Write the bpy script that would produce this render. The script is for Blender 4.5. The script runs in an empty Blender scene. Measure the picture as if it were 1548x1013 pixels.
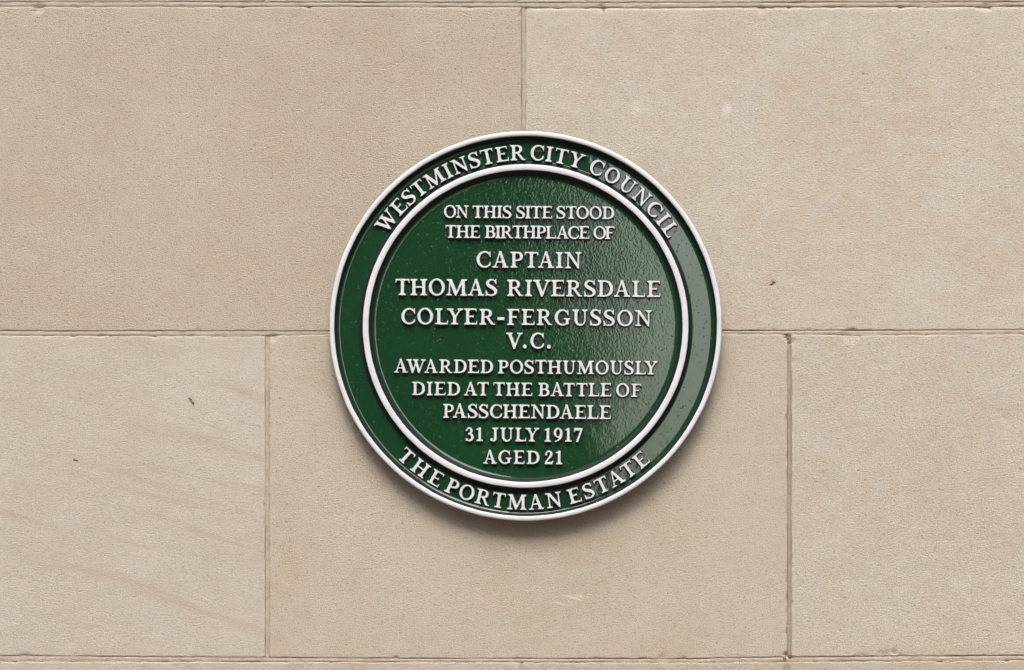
import bpy, bmesh, math, random
from mathutils import Vector, noise as mn
SC = bpy.context.scene
COL = SC.collection
R = math.radians
random.seed(7)

# ------------------------------------------------------------------ camera
DIST = 4.0                 # metres from the wall face
FW = 1.253                 # width of wall in view, metres
S = FW / 1548.0            # metres of wall per photo pixel
PZ = 2.40                  # height of the picture centre on the wall
CZ = 1.70                  # lens height
cam = bpy.data.cameras.new('camera')
cam.sensor_width = 36.0
cam.lens = 36.0 * DIST / FW
cam.shift_y = (PZ - CZ) / FW
cam.clip_start = 0.05
cam.clip_end = 3000
co = bpy.data.objects.new('camera', cam)
co.location = (0, -DIST, CZ)
co.rotation_euler = (R(90), 0, 0)
COL.objects.link(co)
SC.camera = co

# ------------------------------------------------------------------ light
SUN_EL, SUN_AZ = 54.0, 4.0    # azimuth: degrees to the left of straight out from the wall
world = bpy.data.worlds.new("World")
SC.world = world
world.use_nodes = True
wn = world.node_tree
sky = wn.nodes.new('ShaderNodeTexSky')
sky.sky_type = 'NISHITA'
sky.sun_disc = False
sky.sun_elevation = R(SUN_EL)
sky.sun_rotation = R(180 + SUN_AZ)
sky.air_density = 1.3
sky.dust_density = 8.5
sky.ozone_density = 0.6
wn.links.new(sky.outputs[0], wn.nodes['Background'].inputs['Color'])
wn.nodes['Background'].inputs['Strength'].default_value = 0.15
sl = bpy.data.lights.new('sun', 'SUN')
sl.energy = 0.5
sl.angle = R(30)
sl.color = (1.0, 0.97, 0.93)
so = bpy.data.objects.new('sun', sl)
dv = Vector((-math.sin(R(SUN_AZ)) * math.cos(R(SUN_EL)), -math.cos(R(SUN_AZ)) * math.cos(R(SUN_EL)), math.sin(R(SUN_EL))))
so.rotation_euler = dv.to_track_quat('Z', 'Y').to_euler()
so.location = dv * 30
COL.objects.link(so)
vs = SC.view_settings
vs.view_transform = 'Standard'
vs.look = 'None'
vs.gamma = 1.0
vs.exposure = 1.05
vs.use_white_balance = True      # the camera's white balance, left near daylight
vs.white_balance_temperature = 5750
vs.white_balance_tint = 10

# ------------------------------------------------------------------ helpers
import numpy as np

def link(o, parent=None):
    COL.objects.link(o)
    if parent is not None:
        o.parent = parent
    return o

def tag(o, label=None, cat=None, kind=None, group=None):
    if label: o['label'] = label
    if cat: o['category'] = cat
    if kind: o['kind'] = kind
    if group: o['group'] = group
    return o

def mesh_obj(name, verts, faces, mats, parent=None, smooth=False, loc=(0, 0, 0)):
    me = bpy.data.meshes.new(name)
    me.from_pydata([tuple(map(float, v)) for v in verts] if not isinstance(verts, list) else verts, [], faces)
    for m in (mats if isinstance(mats, (list, tuple)) else [mats]):
        me.materials.append(m)
    if smooth:
        me.polygons.foreach_set('use_smooth', [True] * len(me.polygons))
    me.update()
    o = bpy.data.objects.new(name, me)
    o.location = loc
    return link(o, parent)

def wx(px): return (px - 774.0) * S          # photo pixel -> metres along the wall
def wz(py): return PZ + (506.5 - py) * S     # photo pixel -> height on the wall

def _hash(ix, iy, seed):
    n = (ix.astype(np.int64) * 374761393 + iy.astype(np.int64) * 668265263 + seed * 974634777) & 0x7fffffff
    n = ((n ^ (n >> 13)) * 1274126177) & 0x7fffffff
    n = (n ^ (n >> 16)) & 0x7fffffff
    return n / 0x7fffffff * 2.0 - 1.0

def vnoise(x, y, seed=0):
    x = np.asarray(x, float); y = np.asarray(y, float)
    ix = np.floor(x); iy = np.floor(y)
    fx = x - ix; fy = y - iy
    fx = fx * fx * (3 - 2 * fx); fy = fy * fy * (3 - 2 * fy)
    a = _hash(ix, iy, seed); b = _hash(ix + 1, iy, seed)
    c = _hash(ix, iy + 1, seed); d = _hash(ix + 1, iy + 1, seed)
    return (a * (1 - fx) + b * fx) * (1 - fy) + (c * (1 - fx) + d * fx) * fy

def fbm(x, y, seed=0, octaves=3):
    s = 0; a = 1.0; t = 0
    for k in range(octaves):
        s = s + a * vnoise(x * 2 ** k, y * 2 ** k, seed + 17 * k); t += a; a *= 0.55
    return s / t

# ------------------------------------------------------------------ materials
class NT:
    def __init__(self, name):
        self.m = bpy.data.materials.new(name); self.m.use_nodes = True
        self.t = self.m.node_tree
        self.b = self.t.nodes['Principled BSDF']
        self.tc = self.n('ShaderNodeTexCoord').outputs['Object']
    def n(self, kind, **kw):
        nd = self.t.nodes.new(kind)
        for k, v in kw.items():
            setattr(nd, k, v)
        return nd
    def L(self, a, b): self.t.links.new(a, b)
    def mapping(self, loc=(0, 0, 0), rot=(0, 0, 0), scale=(1, 1, 1), src=None):
        m = self.n('ShaderNodeMapping')
        m.inputs['Location'].default_value = loc
        m.inputs['Rotation'].default_value = rot
        m.inputs['Scale'].default_value = scale
        self.L(src or self.tc, m.inputs['Vector'])
        return m.outputs[0]
    def noise(self, vec, scale, detail=3, rough=0.5, dist=0.0):
        x = self.n('ShaderNodeTexNoise')
        x.inputs['Scale'].default_value = scale
        x.inputs['Detail'].default_value = detail
        x.inputs['Roughness'].default_value = rough
        x.inputs['Distortion'].default_value = dist
        self.L(vec, x.inputs['Vector'])
        return x.outputs['Fac']
    def ramp(self, fac, stops):
        r = self.n('ShaderNodeValToRGB')
        e = r.color_ramp.elements
        while len(e) > 1: e.remove(e[0])
        e[0].position = stops[0][0]; e[0].color = self.c4(stops[0][1])
        for p, c in stops[1:]:
            k = e.new(p); k.color = self.c4(c)
        self.L(fac, r.inputs[0])
        return r.outputs[0]
    @staticmethod
    def c4(c):
        return (c, c, c, 1) if isinstance(c, (int, float)) else (c[0], c[1], c[2], 1)
    def mix(self, fac, a, b, mode='MIX'):
        x = self.n('ShaderNodeMix', data_type='RGBA', blend_type=mode)
        if isinstance(fac, (int, float)): x.inputs[0].default_value = fac
        else: self.L(fac, x.inputs[0])
        for i, v in ((6, a), (7, b)):
            if isinstance(v, (tuple, list, float, int)): x.inputs[i].default_value = self.c4(v)
            else: self.L(v, x.inputs[i])
        return x.outputs[2]
    def math(self, op, a, b=0.0, c=None, clamp=False):
        x = self.n('ShaderNodeMath', operation=op, use_clamp=clamp)
        for i, v in enumerate((a, b) if c is None else (a, b, c)):
            if isinstance(v, (int, float)): x.inputs[i].default_value = v
            else: self.L(v, x.inputs[i])
        return x.outputs[0]
    def spot(self, px, py, rx, ry, rot=0.0, centre=(0, 0), soft=0.5, vec=None):
        """1 inside a small ellipse at a wall position (object space of the block)"""
        mp = self.n('ShaderNodeMapping', vector_type='TEXTURE')
        mp.inputs['Location'].default_value = (wx(px) - centre[0], 0, wz(py) - centre[1])
        mp.inputs['Rotation'].default_value = (0, R(rot), 0)
        mp.inputs['Scale'].default_value = (rx * S, 1.0, ry * S)
        self.L(vec or self.tc, mp.inputs['Vector'])
        vl = self.n('ShaderNodeVectorMath', operation='LENGTH')
        self.L(mp.outputs[0], vl.inputs[0])
        mr = self.n('ShaderNodeMapRange', interpolation_type='SMOOTHSTEP')
        mr.inputs['From Min'].default_value = 1.0
        mr.inputs['From Max'].default_value = 1.0 - soft
        self.L(vl.outputs['Value'], mr.inputs['Value'])
        return mr.outputs[0]
    def bump(self, h, strength, dist, prev=None):
        x = self.n('ShaderNodeBump')
        x.inputs['Strength'].default_value = strength
        x.inputs['Distance'].default_value = dist
        self.L(h, x.inputs['Height'])
        if prev is not None: self.L(prev, x.inputs['Normal'])
        return x.outputs[0]

STONE_K = (0.782, 0.860, 0.862)
def stone_material(name, seed, base, pale, tan, cloud=7.0, horiz=2.2, grain=0.5, streaks=False,
                   spots=(), centre=(0, 0), mottle=0.45):
    base, pale, tan = [tuple(a * k for a, k in zip(c, STONE_K)) for c in (base, pale, tan)]
    q = NT(name)
    horiz = 1 + (horiz - 1) * 0.75
    off = (seed * 3.17, seed * 1.31, seed * 2.23)
    v = q.mapping(loc=off)
    vh = q.mapping(loc=off, scale=(1, 1, horiz))            # features drawn out along the bed
    c1 = q.noise(v, cloud, 4, 0.55, 0.6)
    c2 = q.noise(vh, cloud * 4.5, 4, 0.6, 0.3)
    c3 = q.noise(vh, 120, 3, 0.6)
    col = q.mix(q.ramp(c1, [(0.38, 0), (0.62, 1)]), tan, base)
    col = q.mix(q.ramp(c2, [(0.42, 0), (0.72, mottle)]), col, pale)
    col = q.mix(q.ramp(c3, [(0.45, 0), (0.75, 0.22)]), col, tuple(x * 0.86 for x in tan))
    c4 = q.noise(q.mapping(loc=(seed * 0.7, 0, 9.1), scale=(1, 1, horiz)), cloud * 2.3, 3, 0.6, 0.4)
    col = q.mix(q.ramp(c4, [(0.50, 0), (0.70, 0.55 * mottle)]), col, (0.475, 0.390, 0.312))
    col = q.mix(q.ramp(c4, [(0.32, 0.75 * mottle), (0.48, 0)]), col, (0.430, 0.412, 0.365))
    # grains: pale quartz and dark pits about a millimetre across
    g1 = q.noise(vh, 620, 2, 0.6)
    g2 = q.noise(vh, 400, 3, 0.65)
    col = q.mix(q.ramp(g1, [(0.34, 0.38 * grain * 2), (0.48, 0)]), col, tuple(x * 0.50 for x in tan))
    col = q.mix(q.ramp(g1, [(0.56, 0), (0.72, 0.32)]), col, tuple(min(1, x * 1.35) for x in pale))
    col = q.mix(q.ramp(g2, [(0.30, 0.5), (0.40, 0)]), col, tuple(x * 0.55 for x in tan))
    g3 = q.noise(q.mapping(loc=(4, 0, seed), scale=(0.8, 1, horiz)), 290, 2, 0.5)
    col = q.mix(q.ramp(g3, [(0.29, 0.75), (0.37, 0)]), col, tuple(x * 0.45 for x in tan))
    if streaks:
        sv = q.mapping(rot=(0, R(-16), 0), src=q.mapping(loc=(0.0, 0, 0)))
        sv = q.mapping(loc=(3.3, 0, 1.7), scale=(2.4, 1, 30), src=sv)
        s1 = q.noise(sv, 1.5, 4, 0.62, 0.5)
        sv2 = q.mapping(loc=(1.1, 0, 5.2), scale=(1, 1, 3.2), src=sv)
        s2 = q.noise(sv2, 2.6, 4, 0.6, 0.3)
        wz_ = q.noise(q.mapping(loc=(9, 0, 3)), 5, 2)
        f = q.math('MULTIPLY', q.ramp(s1, [(0.53, 0), (0.66, 1)]), q.ramp(wz_, [(0.35, 0.3), (0.6, 1)]))
        col = q.mix(q.math('MULTIPLY', f, 0.62), col, (0.385, 0.318, 0.238))
        f2 = q.math('MULTIPLY', q.ramp(s2, [(0.56, 0), (0.72, 1)]), 0.45)
        col = q.mix(f2, col, (0.35, 0.298, 0.222))
    for (px, py, rx, ry, rot, c, amt) in spots:
        f = q.math('MULTIPLY', q.spot(px, py, rx, ry, rot, centre, 0.75), amt)
        rag = q.ramp(g2, [(0.35, 0.35), (0.55, 1)])
        col = q.mix(q.math('MULTIPLY', f, rag), col, c)
    q.L(col, q.b.inputs['Base Color'])
    q.b.inputs['Roughness'].default_value = 0.92
    q.b.inputs['Specular IOR Level'].default_value = 0.25
    h = q.math('ADD', q.math('MULTIPLY', g1, 0.95), q.math('MULTIPLY', g2, 0.9))
    h = q.math('ADD', h, q.math('MULTIPLY', q.noise(vh, 210, 3, 0.6), 0.42))
    n1 = q.bump(h, 1.05 * grain * 2, 0.0010)
    q.L(n1, q.b.inputs['Normal'])
    return q.m

# ------------------------------------------------------------------ the wall
wall = link(tag(bpy.data.objects.new('stone_wall', None),
                'pale buff limestone ashlar wall with thin mortar joints behind the green plaque', 'wall'))

BASE = (0.560, 0.452, 0.350); PALE = (0.60, 0.525, 0.440); TAN = (0.520, 0.395, 0.285)
WHITE = (0.74, 0.71, 0.67); DARK = (0.16, 0.12, 0.085); RUST = (0.36, 0.17, 0.09)

def piecewise(pts):
    xs_, ys_ = zip(*pts)
    return lambda x: np.interp(x, xs_, ys_)

EDGE = {   # photo rows of each course: (lower edge of the course, upper edge of the next one)
    0: (piecewise([(-400, 3), (300, 2.5), (790, 4), (1548, 2.5)]), piecewise([(-400, 9), (0, 10), (500, 10), (790, 11), (800, 12), (1548, 9.5)])),
    1: (piecewise([(-400, 500), (500, 500.5), (1100, 500), (1548, 498.3)]), piecewise([(-400, 507), (400, 508), (500, 505.5), (1180, 505), (1290, 507), (1548, 504.5)])),
    2: (piecewise([(-400, 990), (0, 991), (520, 995), (1040, 996), (1190, 993), (1548, 990.5)]), piecewise([(-400, 999), (520, 1001), (1040, 1001.5), (1548, 998.5)])),
}
PITCH = 492.0
def course_edges(k):
    """upper and lower edge functions of course k (1 = upper course in view)"""
    top = EDGE[k - 1][1] if k - 1 in EDGE else (lambda x, k=k: 15.0 + (k - 1) * PITCH + 0 * x)
    bot = EDGE[k][0] if k in EDGE else (lambda x, k=k: 8.0 + k * PITCH + 0 * x)
    return top, bot

def joints(k):
    if k == 1: return [(-1575, -1569), (-9, -3), (788.5, 794.5), (1580, 1586), (2369, 2375), (3158, 3164)]
    if k == 2: return [(-1965, -1959), (-1176, -1170), (-392, -386), (401, 407), (1190, 1196.5), (1980, 1986), (2769, 2775)]
    if k == 3: return [(-1575, -1569), (-9, -3), (786, 791), (1580, 1586), (2369, 2375), (3158, 3164)]
    return joints(2) if k % 2 == 0 else joints(1)

WL, WR = -2300.0, 3840.0

# chips: (px, py, radius px, depth mm)
CHIPS = [(60, 12, 9, 3.0), (52, 17, 4, 2.5), (913, 14, 3.5, 3.2), (910, 10, 5, 2.4), (1152, 13, 8, 2.2), (1193, 12, 3, 2.2),
         (1362, 12, 5, 2.0), (1490, 10, 7, 3.0), (1496, 14, 3, 3.0), (1190, 510, 6, 3.5), (1198, 516, 5, 2.0), (1193, 518, 3, 5.0),
         (1286, 507, 14, 1.6), (1200, 546, 5, 1.3), (412, 510, 8, 2.4), (290, 508, 3, 1.6), (153, 507, 4, 1.5), (300, 499, 4, 1.4),
         (1188, 990, 5, 3.0), (1195, 994, 3, 4.0), (1350, 986, 5, 2.2), (1335, 990, 10, 1.6), (1000, 994, 8, 1.4), (970, 996, 4, 1.2),
         (795, 14, 4, 1.6), (780, 998, 6, 1.4), (1055, 116, 5, 1.2), (1168, 428, 4, 1.6), (1160, 431, 2.5, 1.2),
         (620, 894, 3, 1.0), (1305, 111, 1.8, 1.4), (1310, 112, 1.5, 1.1), (1430, 73, 1.8, 1.4), (1462, 228, 2, 1.2), (183, 190, 1.8, 1.2),
         (1367, 948, 2.6, 1.2), (1492, 955, 2.6, 1.2), (1508, 623, 4, 1.0), (1518, 632, 7, 0.9), (1105, 963, 3, 1.0), (1275, 948, 2.5, 1.0)]

def make_block(x0, x1, ft, fb, mat, seed, fine, top_round=2.2):
    step = 3.2 if fine else 60.0
    def axis(a, b):
        n = max(2, int((b - a - 16) / step))
        e = [0, 0.5, 1.1, 2.0, 3.2, 5.0, 8.0] if fine else [0, 1.5, 4.0, 8.0]
        mid = np.linspace(a + 8, b - 8, n)[1:-1] if n > 2 else np.array([])
        return np.concatenate([a + np.array(e), mid, (b - np.array(e))[::-1]])
    ya, yb = float(np.mean(ft(np.array([x0, x1])))), float(np.mean(fb(np.array([x0, x1]))))
    xs = axis(x0, x1); ys = axis(ya, yb)
    X, Y = np.meshgrid(xs, ys)
    v = (Y - ya) / (yb - ya)
    T = ft(X); B = fb(X)
    Yp = T + (Y - ya) * 1.0 + (B - T - (yb - ya)) * v
    dl = X - x0; dr = x1 - X; dt = Yp - T; db = B - Yp
    dtop = dt
    amp = 1.05
    fall = lambda d: np.clip(1 - d / 14.0, 0, 1) ** 2
    Xp = X + amp * fbm(Yp * 0.07, 0 * X + 1.5, seed, 4) * fall(dl) + amp * fbm(Yp * 0.07, 0 * X + 7.5, seed + 5, 4) * fall(dr)
    Yq = Yp + amp * fbm(X * 0.07, 0 * X + 3.5, seed + 9, 4) * fall(dt) + amp * fbm(X * 0.07, 0 * X + 9.5, seed + 13, 4) * fall(db)
    # depth behind the wall face, millimetres (positive = into the wall)
    def rnd(d, r, m): return m * np.clip(1 - d / r, 0, 1) ** 2
    wob = 1 + 0.5 * fbm(X * 0.05, Yp * 0.05, seed + 21, 3)
    D = rnd(dl, 1.8 * wob, 0.9) + rnd(dr, 1.8 * wob, 0.9) + rnd(dt, top_round * wob, 0.8 + 0.3 * (top_round - 2.2)) + rnd(db, 1.8 * wob, 0.8)
    D = D + 0.30 * fbm(X * 0.012, Yp * 0.014, seed + 31, 3) + 0.10 * fbm(X * 0.06, Yp * 0.11, seed + 37, 3)
    if fine:
        D = D + 0.06 * vnoise(X * 0.31, Yp * 0.45, seed + 41)
        edge = np.minimum(np.minimum(dl, dr), np.minimum(dt, db))
        ch = np.clip(fbm(X * 0.09, Yp * 0.09, seed + 51, 3) - 0.33, 0, 1) * 6.0
        D = D + ch * np.clip(1 - edge / 5.0, 0, 1)
        for (cx, cy, cr, cd) in CHIPS:
            if x0 - 10 < cx < x1 + 10 and ya - 10 < cy < yb + 10:
                q = np.hypot(X - cx, (Yp - cy) * 1.15) / (cr * (1 + 0.35 * vnoise(X * 0.4, Yp * 0.4, seed + 61)))
                D = D + cd * np.clip(1 - q ** 2, 0, 1)
    D = D + 0.25 * vnoise(np.array(seed * 1.7), np.array(seed * 0.3), 3)      # each block sits a hair proud or shy
    cx_, cz_ = wx((x0 + x1) / 2), wz((ya + yb) / 2)
    ny, nx = X.shape
    VX = wx(Xp) - cx_; VZ = wz(Yq) - cz_; VY = D / 1000.0
    front = np.stack([VX.ravel(), VY.ravel(), VZ.ravel()], 1)
    idx = np.arange(nx * ny).reshape(ny, nx)
    f = np.stack([idx[1:, :-1].ravel(), idx[1:, 1:].ravel(), idx[:-1, 1:].ravel(), idx[:-1, :-1].ravel()], 1)
    per = np.concatenate([idx[0, :], idx[1:, -1], idx[-1, -2::-1], idx[-2:0:-1, 0]])
    back = front[per].copy(); back[:, 1] = 0.09
    nb = len(per); base = nx * ny
    k = np.arange(nb); k2 = (k + 1) % nb
    sf = np.stack([per[k], per[k2], base + k2, base + k], 1)
    verts = np.concatenate([front, back]); faces = np.concatenate([f, sf])
    me = bpy.data.meshes.new('stone_block')
    me.vertices.add(len(verts)); me.vertices.foreach_set('co', verts.astype(np.float32).ravel())
    me.loops.add(len(faces) * 4); me.loops.foreach_set('vertex_index', faces.astype(np.int32).ravel())
    me.polygons.add(len(faces)); me.polygons.foreach_set('loop_start', np.arange(0, len(faces) * 4, 4, dtype=np.int32))
    me.polygons.foreach_set('use_smooth', np.array([True] * len(f) + [False] * nb))
    me.materials.append(mat); me.update(calc_edges=True); me.validate()
    o = bpy.data.objects.new('stone_block', me)
    o.location = (cx_, 0, cz_)
    return link(o, wall)

MAT_OUT = [stone_material('stone_plain', 40 + i, BASE, PALE, TAN) for i in range(3)]
SPEC = {   # in-view blocks: (course, joint index on its left) -> look
    (1, 2): dict(base=(0.545, 0.435, 0.332), pale=(0.570, 0.480, 0.385), tan=(0.512, 0.398, 0.298), horiz=1.5, cloud=5, grain=0.55, mottle=0.25,
                 top_round=3.2, label='evenly grained tan stone block above left of the plaque'),
    (1, 3): dict(base=(0.585, 0.485, 0.385), pale=(0.620, 0.550, 0.470), tan=(0.565, 0.440, 0.330), horiz=2.4, cloud=9, grain=0.45, mottle=0.6,
                 top_round=5.0, label='mottled pinkish and pale stone block above right of the plaque',
                 spots=[(1099, 165, 9, 12, 0, WHITE, 0.45), (962, 163, 11, 15, 0, WHITE, 0.22), (1432, 110, 5, 2, 0, DARK, 0.0),
                        (1305, 111, 3.4, 2.2, 0, DARK, 0.8), (1311, 112, 2.4, 1.8, 0, DARK, 0.6), (1430, 73, 3.4, 2.2, 0, DARK, 0.8),
                        (1438, 73, 2, 2, 0, DARK, 0.6), (1462, 228, 2.4, 3, 0, DARK, 0.7), (913, 16, 4, 5, 0, (0.23, 0.19, 0.09), 0.9),
                        (910, 11, 8, 2, 0, (0.23, 0.19, 0.09), 0.8), (1155, 12, 11, 3, -8, (0.25, 0.20, 0.10), 0.7),
                        (1488, 10, 14, 3, 0, (0.30, 0.23, 0.13), 0.8), (1055, 116, 7, 3, 35, TAN, 0.6), (1369, 386, 2.5, 2, 0, DARK, 0.7),
                        (1487, 388, 3.5, 2, 0, DARK, 0.6)]),
    (2, 3): dict(base=(0.585, 0.492, 0.400), pale=(0.612, 0.545, 0.468), tan=(0.552, 0.445, 0.342), horiz=2.6, cloud=6, grain=0.42, streaks=True,
                 label='stone block with brown bedding streaks dipping to the right, lower left'),
    (2, 4): dict(base=(0.560, 0.458, 0.355), pale=(0.590, 0.510, 0.425), tan=(0.530, 0.415, 0.305), horiz=1.8, cloud=7, grain=0.5, mottle=0.4,
                 label='stone block directly below the plaque with a faint white scratch',
                 spots=[(867, 904, 20, 3.2, 17, WHITE, 0.38), (876, 901, 9, 4, 17, WHITE, 0.42), (845, 912, 14, 2.5, 17, WHITE, 0.3),
                        (620, 894, 8, 2, -10, DARK, 0.45), (1188, 988, 6, 8, 0, RUST, 0.45)]),
    (2, 5): dict(base=(0.580, 0.480, 0.385), pale=(0.610, 0.545, 0.465), tan=(0.550, 0.435, 0.325), horiz=2.0, cloud=10, grain=0.5, mottle=0.55,
                 label='mottled stone block lower right of the plaque with a chipped upper corner',
                 spots=[(1352, 985, 6, 5, 0, RUST, 0.55), (1199, 530, 9, 60, 0, TAN, 0.35), (1198, 992, 7, 6, 0, RUST, 0.5),
                        (1492, 953, 4, 2, 0, DARK, 0.6), (1275, 948, 4, 1.6, 0, DARK, 0.5)]),
    (3, 2): dict(base=(0.560, 0.450, 0.350), pale=(0.60, 0.52, 0.44), tan=(0.53, 0.40, 0.30), horiz=2, label='top of the stone block along the lower left edge'),
    (3, 3): dict(base=(0.555, 0.445, 0.335), pale=(0.58, 0.49, 0.39), tan=(0.53, 0.41, 0.30), horiz=1.5, grain=0.6,
                 spots=[(1190, 1010, 10, 16, 0, (0.25, 0.18, 0.11), 0.7)], label='coarse tan stone block along the lower right edge'),
    (0, 3): dict(base=(0.56, 0.47, 0.38), pale=PALE, tan=TAN, horiz=2.2, label='bottom edge of the stone block above the upper left course'),
    (0, 4): dict(base=(0.57, 0.48, 0.39), pale=PALE, tan=TAN, horiz=2.2, label='bottom edge of the stone block above the top joint, centre'),
    (0, 5): dict(base=(0.575, 0.48, 0.38), pale=PALE, tan=TAN, horiz=2.2, label='bottom edge of the stone block above the upper right course'),
}
for k in range(-3, 8):
    ft, fb = course_edges(k)
    js = joints(k)
    xs_ = [WL] + [v for j in js for v in j] + [WR]
    for i in range(len(js) + 1):
        x0, x1 = xs_[2 * i], xs_[2 * i + 1]
        inview = 0 <= k <= 3 and x1 > 0 and x0 < 1548
        seed = (k + 5) * 31 + i * 7
        sp = dict(SPEC.get((k, i), {}))
        label = sp.pop('label', None); tr = sp.pop('top_round', 2.4)
        if sp:
            ya = float(np.mean(ft(np.array([x0, x1])))); yb = float(np.mean(fb(np.array([x0, x1]))))
            m = stone_material('stone_%d_%d' % (k, i), seed, centre=(wx((x0 + x1) / 2), wz((ya + yb) / 2)), **sp)
        else:
            m = MAT_OUT[(k + i) % 3]
        b = make_block(x0, x1, ft, fb, m, seed, inview, tr)
        if label and inview: b['label'] = label

# ---- mortar
def mortar_material(name='mortar', k=1.0):
    q = NT(name)
    vx = q.mapping(scale=(1, 1, 1))
    c = q.noise(vx, 60, 4, 0.6)
    col = q.mix(q.ramp(c, [(0.35, 0), (0.65, 1)]), (0.345 * k, 0.295 * k, 0.225 * k), (0.43 * k, 0.38 * k, 0.305 * k))
    g = q.noise(vx, 700, 3, 0.6)
    col = q.mix(q.ramp(g, [(0.32, 0.5), (0.46, 0)]), col, (0.20, 0.155, 0.11))
    c2 = q.noise(vx, 14, 3, 0.6)
    col = q.mix(q.ramp(c2, [(0.5, 0), (0.7, 0.55)]), col, (0.330, 0.255, 0.170))
    q.L(col, q.b.inputs['Base Color'])
    q.b.inputs['Roughness'].default_value = 0.95
    q.b.inputs['Specular IOR Level'].default_value = 0.2
    q.L(q.bump(q.math('ADD', g, q.noise(vx, 250, 3)), 0.9, 0.0009), q.b.inputs['Normal'])
    return q.m
MORTAR = mortar_material(); MORTAR_DARK = mortar_material('mortar_weathered', 0.72)

def mortar_strip(fa, fb_, t0, t1, vertical, seed, fine, crack=0.55, mat=None):
    """fa, fb_: the two edges of the joint as functions along it; crack >0.5 opens along the first edge"""
    step = 2.5 if fine else 80
    n = max(2, int((t1 - t0) / step) + 1)
    t = np.linspace(t0, t1, n)
    us = np.array([-0.45, -0.12, 0.02, 0.10, 0.2, 0.4, 0.6, 0.8, 0.9, 0.98, 1.12, 1.45])
    T, U = np.meshgrid(t, us)
    A = fa(T) + 0 * T; B = fb_(T) + 0 * T
    W = A + (B - A) * U
    D = 0.48 + 0.5 * fbm(T * 0.02, U * 0 + 2.2, seed, 3) + 0.25 * fbm(T * 0.15, U * 2.0, seed + 3, 3)
    ca = np.clip(fbm(T * 0.018, 0 * U + 5.1, seed + 7, 3) * 1.8 + crack, 0, 1)
    cb = np.clip(fbm(T * 0.022, 0 * U + 8.1, seed + 9, 3) * 1.8 + (1 - crack) - 0.1, 0, 1)
    lr = 1.0 if vertical else np.clip(0.45 + T / 1800.0, 0.4, 1.15)
    D = D + 1.7 * lr * ca * np.clip(1 - np.abs(U - 0.02) / 0.12, 0, 1) + 1.15 * lr * cb * np.clip(1 - np.abs(U - 0.98) / 0.11, 0, 1)
    D = D + 0.35 * np.sin(U * 9 + fbm(T * 0.02, U * 0, seed + 12, 2)) * 0.6
    D = np.where((U < -0.1) | (U > 1.1), D + 2.5, D)
    for (cx, cy, cr, cd) in CHIPS:
        px, py = (W, T) if vertical else (T, W)
        q = np.hypot(px - cx, py - cy) / cr
        D = D + 0.7 * cd * np.clip(1 - q ** 2, 0, 1)
    px, py = (W, T) if vertical else (T, W)
    cx_, cz_ = (wx(float(px.mean())), wz(float(py.mean())))
    V = np.stack([(wx(px) - cx_).ravel(), (D / 1000).ravel(), (wz(py) - cz_).ravel()], 1)
    m_, n_ = T.shape
    idx = np.arange(m_ * n_).reshape(m_, n_)
    f = np.stack([idx[1:, :-1].ravel(), idx[1:, 1:].ravel(), idx[:-1, 1:].ravel(), idx[:-1, :-1].ravel()], 1)
    if vertical: f = f[:, ::-1]
    return mesh_obj('mortar_joint', [tuple(map(float, v)) for v in V], f.tolist(), mat or MORTAR, wall, True, (cx_, 0, cz_))

for k in range(-4, 8):
    if k in EDGE: a, b = EDGE[k]
    else: a, b = course_edges(k)[1], course_edges(k + 1)[0]
    fine = k in EDGE
    if fine:
        mortar_strip(a, b, -60, 1610, False, 100 + k, True, {0: 0.35, 1: 0.62, 2: 0.7}[k])
        mortar_strip(a, b, WL, -60, False, 200 + k, False); mortar_strip(a, b, 1610, WR, False, 300 + k, False)
    else:
        mortar_strip(a, b, WL, WR, False, 100 + k, False)
for k in range(-3, 8):
    ft, fb = course_edges(k)
    for i, (a, b) in enumerate(joints(k)):
        y0 = float(ft(np.array([a]))[0]) + 0.4; y1 = float(fb(np.array([a]))[0]) - 0.4
        inview = 0 <= k <= 3 and -30 < a < 1560
        mortar_strip(lambda t, a=a: a + 0 * t, lambda t, b=b: b + 0 * t, y0, y1, True, 400 + k * 10 + i, inview, {401: 0.75, 788.5: 0.4}.get(a, 0.5), MORTAR_DARK if (k, a) == (2, 1190) else None)
mesh_obj('wall_core', [(wx(WL), 0.06, 0), (wx(WR), 0.06, 0), (wx(WR), 0.06, 4.4), (wx(WL), 0.06, 4.4),
                       (wx(WL), 0.3, 0), (wx(WR), 0.3, 0), (wx(WR), 0.3, 4.4), (wx(WL), 0.3, 4.4)],
         [(0, 1, 2, 3), (5, 4, 7, 6), (4, 0, 3, 7), (1, 5, 6, 2), (3, 2, 6, 7), (4, 5, 1, 0)], MORTAR, wall)

# ---- small things on the stone: a rusty cocoon-like grub case and iron specks
def plain(name, col, rough=0.7, spec=0.3):
    q = NT(name); v = q.tc
    n = q.noise(v, 900, 3)
    q.L(q.mix(q.ramp(n, [(0.3, 0), (0.7, 1)]), tuple(x * 0.65 for x in col), tuple(x * 1.25 for x in col)), q.b.inputs['Base Color'])
    q.b.inputs['Roughness'].default_value = rough
    if k < 1: q.b.inputs['Specular IOR Level'].default_value = 0.15
    q.b.inputs['Specular IOR Level'].default_value = spec
    q.L(q.bump(n, 0.6, 0.0006), q.b.inputs['Normal'])
    return q.m
BROWN = plain('case_brown', (0.24, 0.15, 0.095)); BLACKISH = plain('case_dark', (0.16, 0.115, 0.08)); RUSTM = plain('rust', (0.30, 0.16, 0.085))
OCHRE = plain('case_ochre', (0.42, 0.27, 0.13))

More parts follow.
